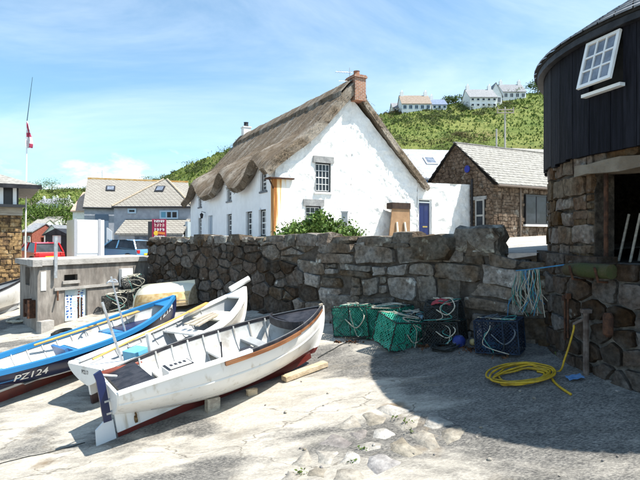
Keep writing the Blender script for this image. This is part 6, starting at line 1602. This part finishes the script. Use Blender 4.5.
pq = atw(427, .46, .04); cloth('plastic_sheet', 'pale blue and white plastic sheet on the round-topped pot', pq+Vector((-.02, .08, .53)), .44, .30, mat('pale_plastic', (.70, .74, .76), (.18, .45, .60), 5, .4), 3)
for (px, py, r_, m_, lab) in ((459, 349, .13, mat('blue_buoy', (.015, .03, .16), (.2, .24, .32), 9, .6, lo=.5, hi=.72), 'dark blue rope-wrapped buoy at the foot of the stacked pots'), (483, 343, .15, paint('grey_pink_buoy', (.36, .30, .28), .6), 'grey pink buoy leaning by the blue pot'), (473, 347, .07, paint('yellow_float', (.42, .34, .16), .6), 'small yellowish float between the buoys')):
    q = gl(px, py); o = solo('buoy', blob(r_, px, 1, 1, .95), m_, lab, 'buoy', True, 'buoys by the wall'); o.location = q+Vector((0, 0, r_*.9))
# loose gear: coils of rope near the pots
def coil(name, label, c, r, turns, tr, m, seed, flat=.02, group=None, cat='rope', ecc=1.0, tail=None):
    r3 = random.Random(seed); pts = []
    for k in range(int(turns*10)):
        a = k/10*2*math.pi; rr = r*(.72+.34*r3.random()*.9)*(1-.12*math.sin(k*.13)); x, y = c[0]+rr*math.cos(a), c[1]+rr*ecc*math.sin(a)
        pts.append((x, y, slip_fine(x, y)+tr*.9+flat*(k/10)))
    if tail: pts += tail
    o = solo(name, MB().tube(rope_path(pts, 5), tr, 7), m, label, cat, True, group); return o
q = G(22, 320); coil('rope_coil', 'loose pale rope coiled on the ground left of the store', (q.x+.2, q.y-.3), .42, 4, .025, M_ROPE, 3)
q = G(62, 334); coil('rope_coil', 'dark rope dropped beside the blue boat, in front of the store', (q.x, q.y), .30, 3, .025, M_NETB, 4)
q = G(445, 350); coil('rope_coil', 'tangle of dark rope at the foot of the black pots', (q.x, q.y), .26, 5, .014, M_NETB, 5)
q = G(492, 350); coil('rope_coil', 'blue rope tangle on the ground left of the blue pot', (q.x, q.y), .20, 4, .013, M_ROPEB, 8)
# yellow hose with its tail up to the pipe on the plinth
hc = G(525, 379); a_, _ = hit(574, RW+.30); hp_ = Vector(cyl(a_, 0, RW+.30)); hz1 = G(574, 330)
M_HOSE = mat('yellow_hose', (.48, .31, .015), (.30, .19, .02), 9, .45, .1)
pts = []; r3 = random.Random(12)
for k in range(60):
    a = -k/10*2*math.pi+.5; rr = (.30+.20*(k/60))*(1+.30*(r3.random()-.5)); x = hc.x+rr*1.12*math.cos(a)-.05; y = hc.y+rr*.72*math.sin(a)+.05*math.sin(k*.3); pts.append((x, y, slip_fine(x, y)+.02+.0012*k))
e1 = Vector(pts[-1])
hpz = EYE+(HZ-324)/F*hp_.y
for (px, py) in ((558, 378), (562, 386), (571, 395)): pass
up_ = [W(557, 372, hc.y+.05), W(565, 358, (hc.y+hp_.y)/2), Vector((hp_.x-.03, hp_.y-.03, hpz-.12)), Vector((hp_.x, hp_.y, hpz))]
pts += [tuple(p_) for p_ in up_]
hose = thing('garden_hose', 'yellow hose coiled on the shaded slipway, one end rising to a tap', 'hose', (hc.x, hc.y, hc.z), 0)
obj('coil', MB().tube(rope_path(pts, 5), .016, 8), M_HOSE, hose, True, world=True)
tl = [G(549, 374), G(553, 383), G(560, 389), G(571, 396)]; tl = [(p_.x, p_.y, slip_fine(p_.x, p_.y)+.022) for p_ in tl]
obj('loose_end', MB().tube(rope_path(tl, 6), .019, 8), M_HOSE, hose, True, world=True)
# pipes, beam and tap on the plinth
pa, _ = hit(586, RW+.27); b0 = Vector(cyl(pa, 0, RW+.27)); zb_ = slip(b0.x, b0.y)
solo('standpipe', MB().tube([(b0.x, b0.y, zb_-.1), (b0.x, b0.y, EYE+(HZ-312)/F*b0.y)], .045, 8).tube([(b0.x, b0.y, EYE+(HZ-318)/F*b0.y), (hp_.x, hp_.y, hpz), (hp_.x, hp_.y, hpz-.05)], .025, 8).box((b0.x, b0.y, EYE+(HZ-311)/F*b0.y), (.14, .10, .06)), mat('grey_rust_pipe', (.07, .05, .04), (.14, .115, .10), 8, .8, .4), 'grey standpipe with tap on the round house plinth, feeding the hose', 'pipe', 'auto')
for k, (px, t_, b_) in enumerate(((565.5, 298, 340), (568.5, 296, 338))):
    a, _ = hit(px, RW+.26); b0 = Vector(cyl(a, 0, RW+.27)); solo('iron_bar', MB().tube([(b0.x, b0.y, EYE+(HZ-b_)/F*b0.y), (b0.x, b0.y, EYE+(HZ-t_)/F*b0.y)], .018, 6).box((b0.x, b0.y, EYE+(HZ-t_)/F*b0.y), (.07, .07, .09)), M_RUST, ('left' if k == 0 else 'right')+'-hand of two thin rusty bars hanging below the mossy beam', 'bar', False, 'rusty bars on the plinth')
a0_, _ = hit(566, RW+.32); a1_, _ = hit(611, RW+.32); p0, p1 = Vector(cyl(a0_, EYE-.52, RW+.30)), Vector(cyl(a1_, EYE-.50, RW+.30))
bm_ = thing('timber_beam', 'thick mossy round timber lying along the plinth ledge', 'beam', p0, 0)
obj('log', MB().tube([p0, p0.lerp(p1, .3)+Vector((0, 0, .01)), p0.lerp(p1, .7), p1], [.10, .115, .118, .11], 14), mat('mossy_timber', (.035, .028, .015), (.075, .06, .03), 3, .9, .8, 14, c3=(.04, .048, .014), s3=2, t3=(.5, .65)), bm_, 'auto', world=True)
for a in (a0_+.06, a1_-.05): obj('iron_bracket', MB().tube([cyl(a, EYE-.68, RW+.10), cyl(a, EYE-.66, RW+.36), cyl(a, EYE-.44, RW+.43)], .02, 6), M_RUST, bm_, world=True)
a, _ = hit(610, RW+.25); b0 = Vector(cyl(a, 0, RW+.29)); zq = EYE+(HZ-325)/F*b0.y
solo('iron_ring_plate', MB().lathe((b0.x, b0.y, zq), [(.03, -.18), (.07, -.14), (.075, .12), (.05, .18)], 10), M_RUST, 'rusty iron boss fixed to the plinth right of the standpipe', 'fitting', 'auto')
q = G(612, 379); solo('mooring_bolt', MB().lathe((q.x, q.y, q.z-.02), [(.10, 0), (.10, .04), (.045, .06), (.045, .14), (.06, .16)], 12), M_RUST, 'rusty mooring bolt on the ground at the foot of the plinth', 'bolt', 'auto')
# line of blue rope with hanging ends, over the blue pot
r0, r1 = W(497, 272, 10.35), Vector(cyl(a0_, EYE-.44, RW+.33)); nl = thing('hanging_ropes', 'blue and straw rope ends hanging from a taut line above the blue pot', 'ropes', (r0.x, r0.y, r0.z), 0)
obj('line', MB().tube([r0-Vector((.35, -.3, .02)), r0, r0.lerp(r1, .5)-Vector((0, 0, .02)), r1], .012, 6), M_ROPEB, nl, world=True)
r3 = random.Random(21)
for k in range(90):
    f_ = r3.random()*.70-.03; p = r0.lerp(r1, f_)+Vector((0, 0, -.01)); ln = .55+.36*r3.random()
    pts = [p, p+Vector((r3.uniform(-.04, .04), -.02, -.15)), p+Vector((r3.uniform(-.10, .12), r3.uniform(-.08, .02), -ln*.6)), p+Vector((r3.uniform(-.15, .18), r3.uniform(-.1, .02), -ln))]
    obj('strand', MB().tube(rope_path(pts, 3), .0065, 4), (M_ROPEB, M_ROPEG, M_ROPE, M_ROPE)[k % 4], nl, world=True)
# red-brown debris: kelp and rope ends along the wall foot
A = []
for (px, py, n_, rr) in ((345, 330, 30, .25), (352, 342, 26, .22), (420, 348, 30, .25), (440, 347, 26, .25), (470, 352, 40, .3), (500, 357, 30, .3), (335, 322, 24, .25), (338, 342, 16, .12)):
    q = G(px, py); A.append(leaves((q.x, q.y, slip_fine(q.x, q.y)+.02), (rr, rr, .03), n_, .045, shell=.1))
tag(quads('dry_kelp', np.concatenate(A), mat('kelp', (.06, .025, .012), (.12, .06, .03), 6, .8)), 'brown dry seaweed and scraps along the wall foot', 'seaweed', kind='stuff')
# baulk of timber and chocks by the nearest boat
def plank(name, label, pa, pb, w_, h_, m, cat):
    a, b = gl(*pa), gl(*pb); d = (b-a); L = d.length; d.normalize(); u = Vector((-d.y, d.x, 0)).normalized(); n = d.cross(u); n = n if n.z > 0 else -n
    o = thing(name, label, cat, a, 0); mb = MB().box((a+b)/2+n*(h_/2+.012), (L, w_, h_), Matrix((d, u, n)).transposed())
    ob = obj('baulk', mb, m, o, world=True); bv = ob.modifiers.new('edge', 'BEVEL'); bv.width = .012; bv.segments = 2; return o
plank('timber_baulk', 'pale wooden baulk lying beside the bow of the nearest boat', (284, 384), (326, 367), .17, .10, M_TIMBER, 'timber')
q = gl(252, 396); solo('wooden_chock', rock(MB(), q+Vector((0, 0, .05)), (.20, .12, .12), .4, 77), M_TIMBER, 'small wooden chock under the nearest boat', 'chock')
for (t_, sd) in ((.35, -1), (.35, 1)):
    p = Vector((H3.L*t_, sd*.34, 0)); M_ = Matrix.Translation(s3) @ Euler((R(1.5), -pi3, th3)).to_matrix().to_4x4(); wp = M_ @ p; zg = slip_fine(wp.x, wp.y); top = (M_ @ H3.side_pt(H3.L*t_, .22, sd)).z
    solo('bilge_prop', MB().box((wp.x, wp.y, (zg+top)/2-.02), (.22, .14, max(.1, top-zg+.05)), Euler((0, 0, th3)).to_matrix()), M_OLDWOOD, ('near' if sd < 0 else 'far')+' side wooden prop under the bilge of the nearest boat', 'prop', False, 'props under the boat')
for (H_, s_, eu, lab) in ((H2, s2, (R(-1), -pi2, th2), 'middle'), (H1, s1+Vector((-.08, -.10, 0)), (R(1), -pi1, th1), 'blue')):
    for sd in (-1, 1):
        M_ = Matrix.Translation(s_) @ Euler(eu).to_matrix().to_4x4(); wp = M_ @ Vector((H_.L*.4, sd*.34, 0)); zg = slip_fine(wp.x, wp.y); top = (M_ @ H_.side_pt(H_.L*.4, .22, sd)).z
        solo('bilge_prop', MB().box((wp.x, wp.y, (zg+top)/2-.02), (.2, .14, max(.1, top-zg+.05)), Euler((0, 0, eu[2])).to_matrix()), M_OLDWOOD, ('near' if sd < 0 else 'far')+' side wooden prop under the bilge of the %s boat' % lab, 'prop', False, 'props under the boat')
# mooring lines on the slip
def line_on_ground(name, label, pix, r_, m):
    P_ = [G(*p) for p in pix]; P_ = rope_path([(p.x, p.y, 0) for p in P_], 14); return solo(name, MB().tube([(p.x, p.y, slip_fine(p.x, p.y)+r_) for p in P_], r_, 5), m, label, 'rope', True, 'ropes on the slipway')
line_on_ground('mooring_line', 'thin line running left across the bright slipway from the rudder', ((-20, 468), (20, 458), (56, 449), (85, 442)), .007, M_NETB)
line_on_ground('mooring_line', 'dark line running from the bow of the nearest boat towards the pots', ((318, 357), (335, 348), (352, 340), (372, 338)), .012, M_NETB)
q = G(576, 384); solo('blue_scrap', MB().grid([[(q.x+i*.06-.1, q.y+j*.05, slip_fine(q.x+i*.06, q.y+j*.05)+.02+.015*((i+j) % 2)) for j in range(4)] for i in range(5)]), mat('blue_plastic', (.05, .14, .30), (.12, .22, .36), 8), 'crumpled scrap of blue plastic near the hose', 'scrap', True)

# ------------------------------------------------------------------ set stones in the slipway
M_COB = mat('pale_cobble', (.25, .225, .185), (.34, .315, .27), 3, .9, .7, 18, rnd=.2, grain=9, gamt=(.65, 1.25))
M_COBD = mat('grey_cobble', (.17, .155, .15), (.27, .25, .235), 3, .9, .7, 18, rnd=.2, grain=9, gamt=(.65, 1.25))
cobs = [(374, 419, 0), (404, 423, 0), (381, 433, 0), (424, 437, 0), (371, 447, 0), (340, 441, 1), (327, 458, 0), (350, 461, 0), (316, 474, 0), (358, 434, 1), (392, 409, 0), (438, 425, 0), (303, 463, 0), (290, 476, 0), (352, 424, 0), (345, 474, 0), (402, 446, 0), (378, 461, 1), (450, 434, 0), (310, 484, 0)]
cw = [G(a_, b_) for a_, b_, _ in cobs]; cpts = [(q.x, q.y) for q in cw]
ring = [G(*q) for q in ((272, 484), (296, 456), (330, 428), (352, 414), (388, 402), (432, 413), (470, 428), (462, 441), (418, 450), (394, 466), (360, 486))]
fmc = lambda x, y, d: (x, y, slip_fine(x, y)+d)
rc = random.Random(17)
def hull2(P):
    P = sorted(P); H = []
    for pas in (P, P[::-1]):
        h = []
        for p in pas:
            while len(h) > 1 and (h[-1][0]-h[-2][0])*(p[1]-h[-2][1])-(h[-1][1]-h[-2][1])*(p[0]-h[-2][0]) <= 0: h.pop()
            h.append(p)
        H += h[:-1]
    return H
for c, (a_, b_, dk) in zip(cells(cpts, hull2([(q.x, q.y) for q in ring])), cobs):
    if not c: continue
    mb = MB()
    if stone_mb(mb, [Vector(c_).lerp(Vector((sum(a for a, _ in c)/len(c), sum(b for _, b in c)/len(c))), .02+.1*rc.random()) for c_ in c], fmc, .004, -.06, .010, .05, .004, True, rc, .03, .005): obj('set_stone', mb, M_COBD if dk else M_COB, slipway, True)
# loose pebbles
rp = random.Random(31)
for k in range(26):
    px, py = rp.uniform(250, 620), rp.uniform(372, 476); q = G(px, py); s_ = rp.uniform(.015, .04)
    solo('loose_stone', rock(MB(), (q.x, q.y, slip_fine(q.x, q.y)+s_*.25), (s_*1.4, s_, s_*.8), rp.random()*3, 500+k), (M_COB, M_COBD)[k % 2], 'small loose stone lying on the slipway', 'stone', True, 'loose stones on the slipway')
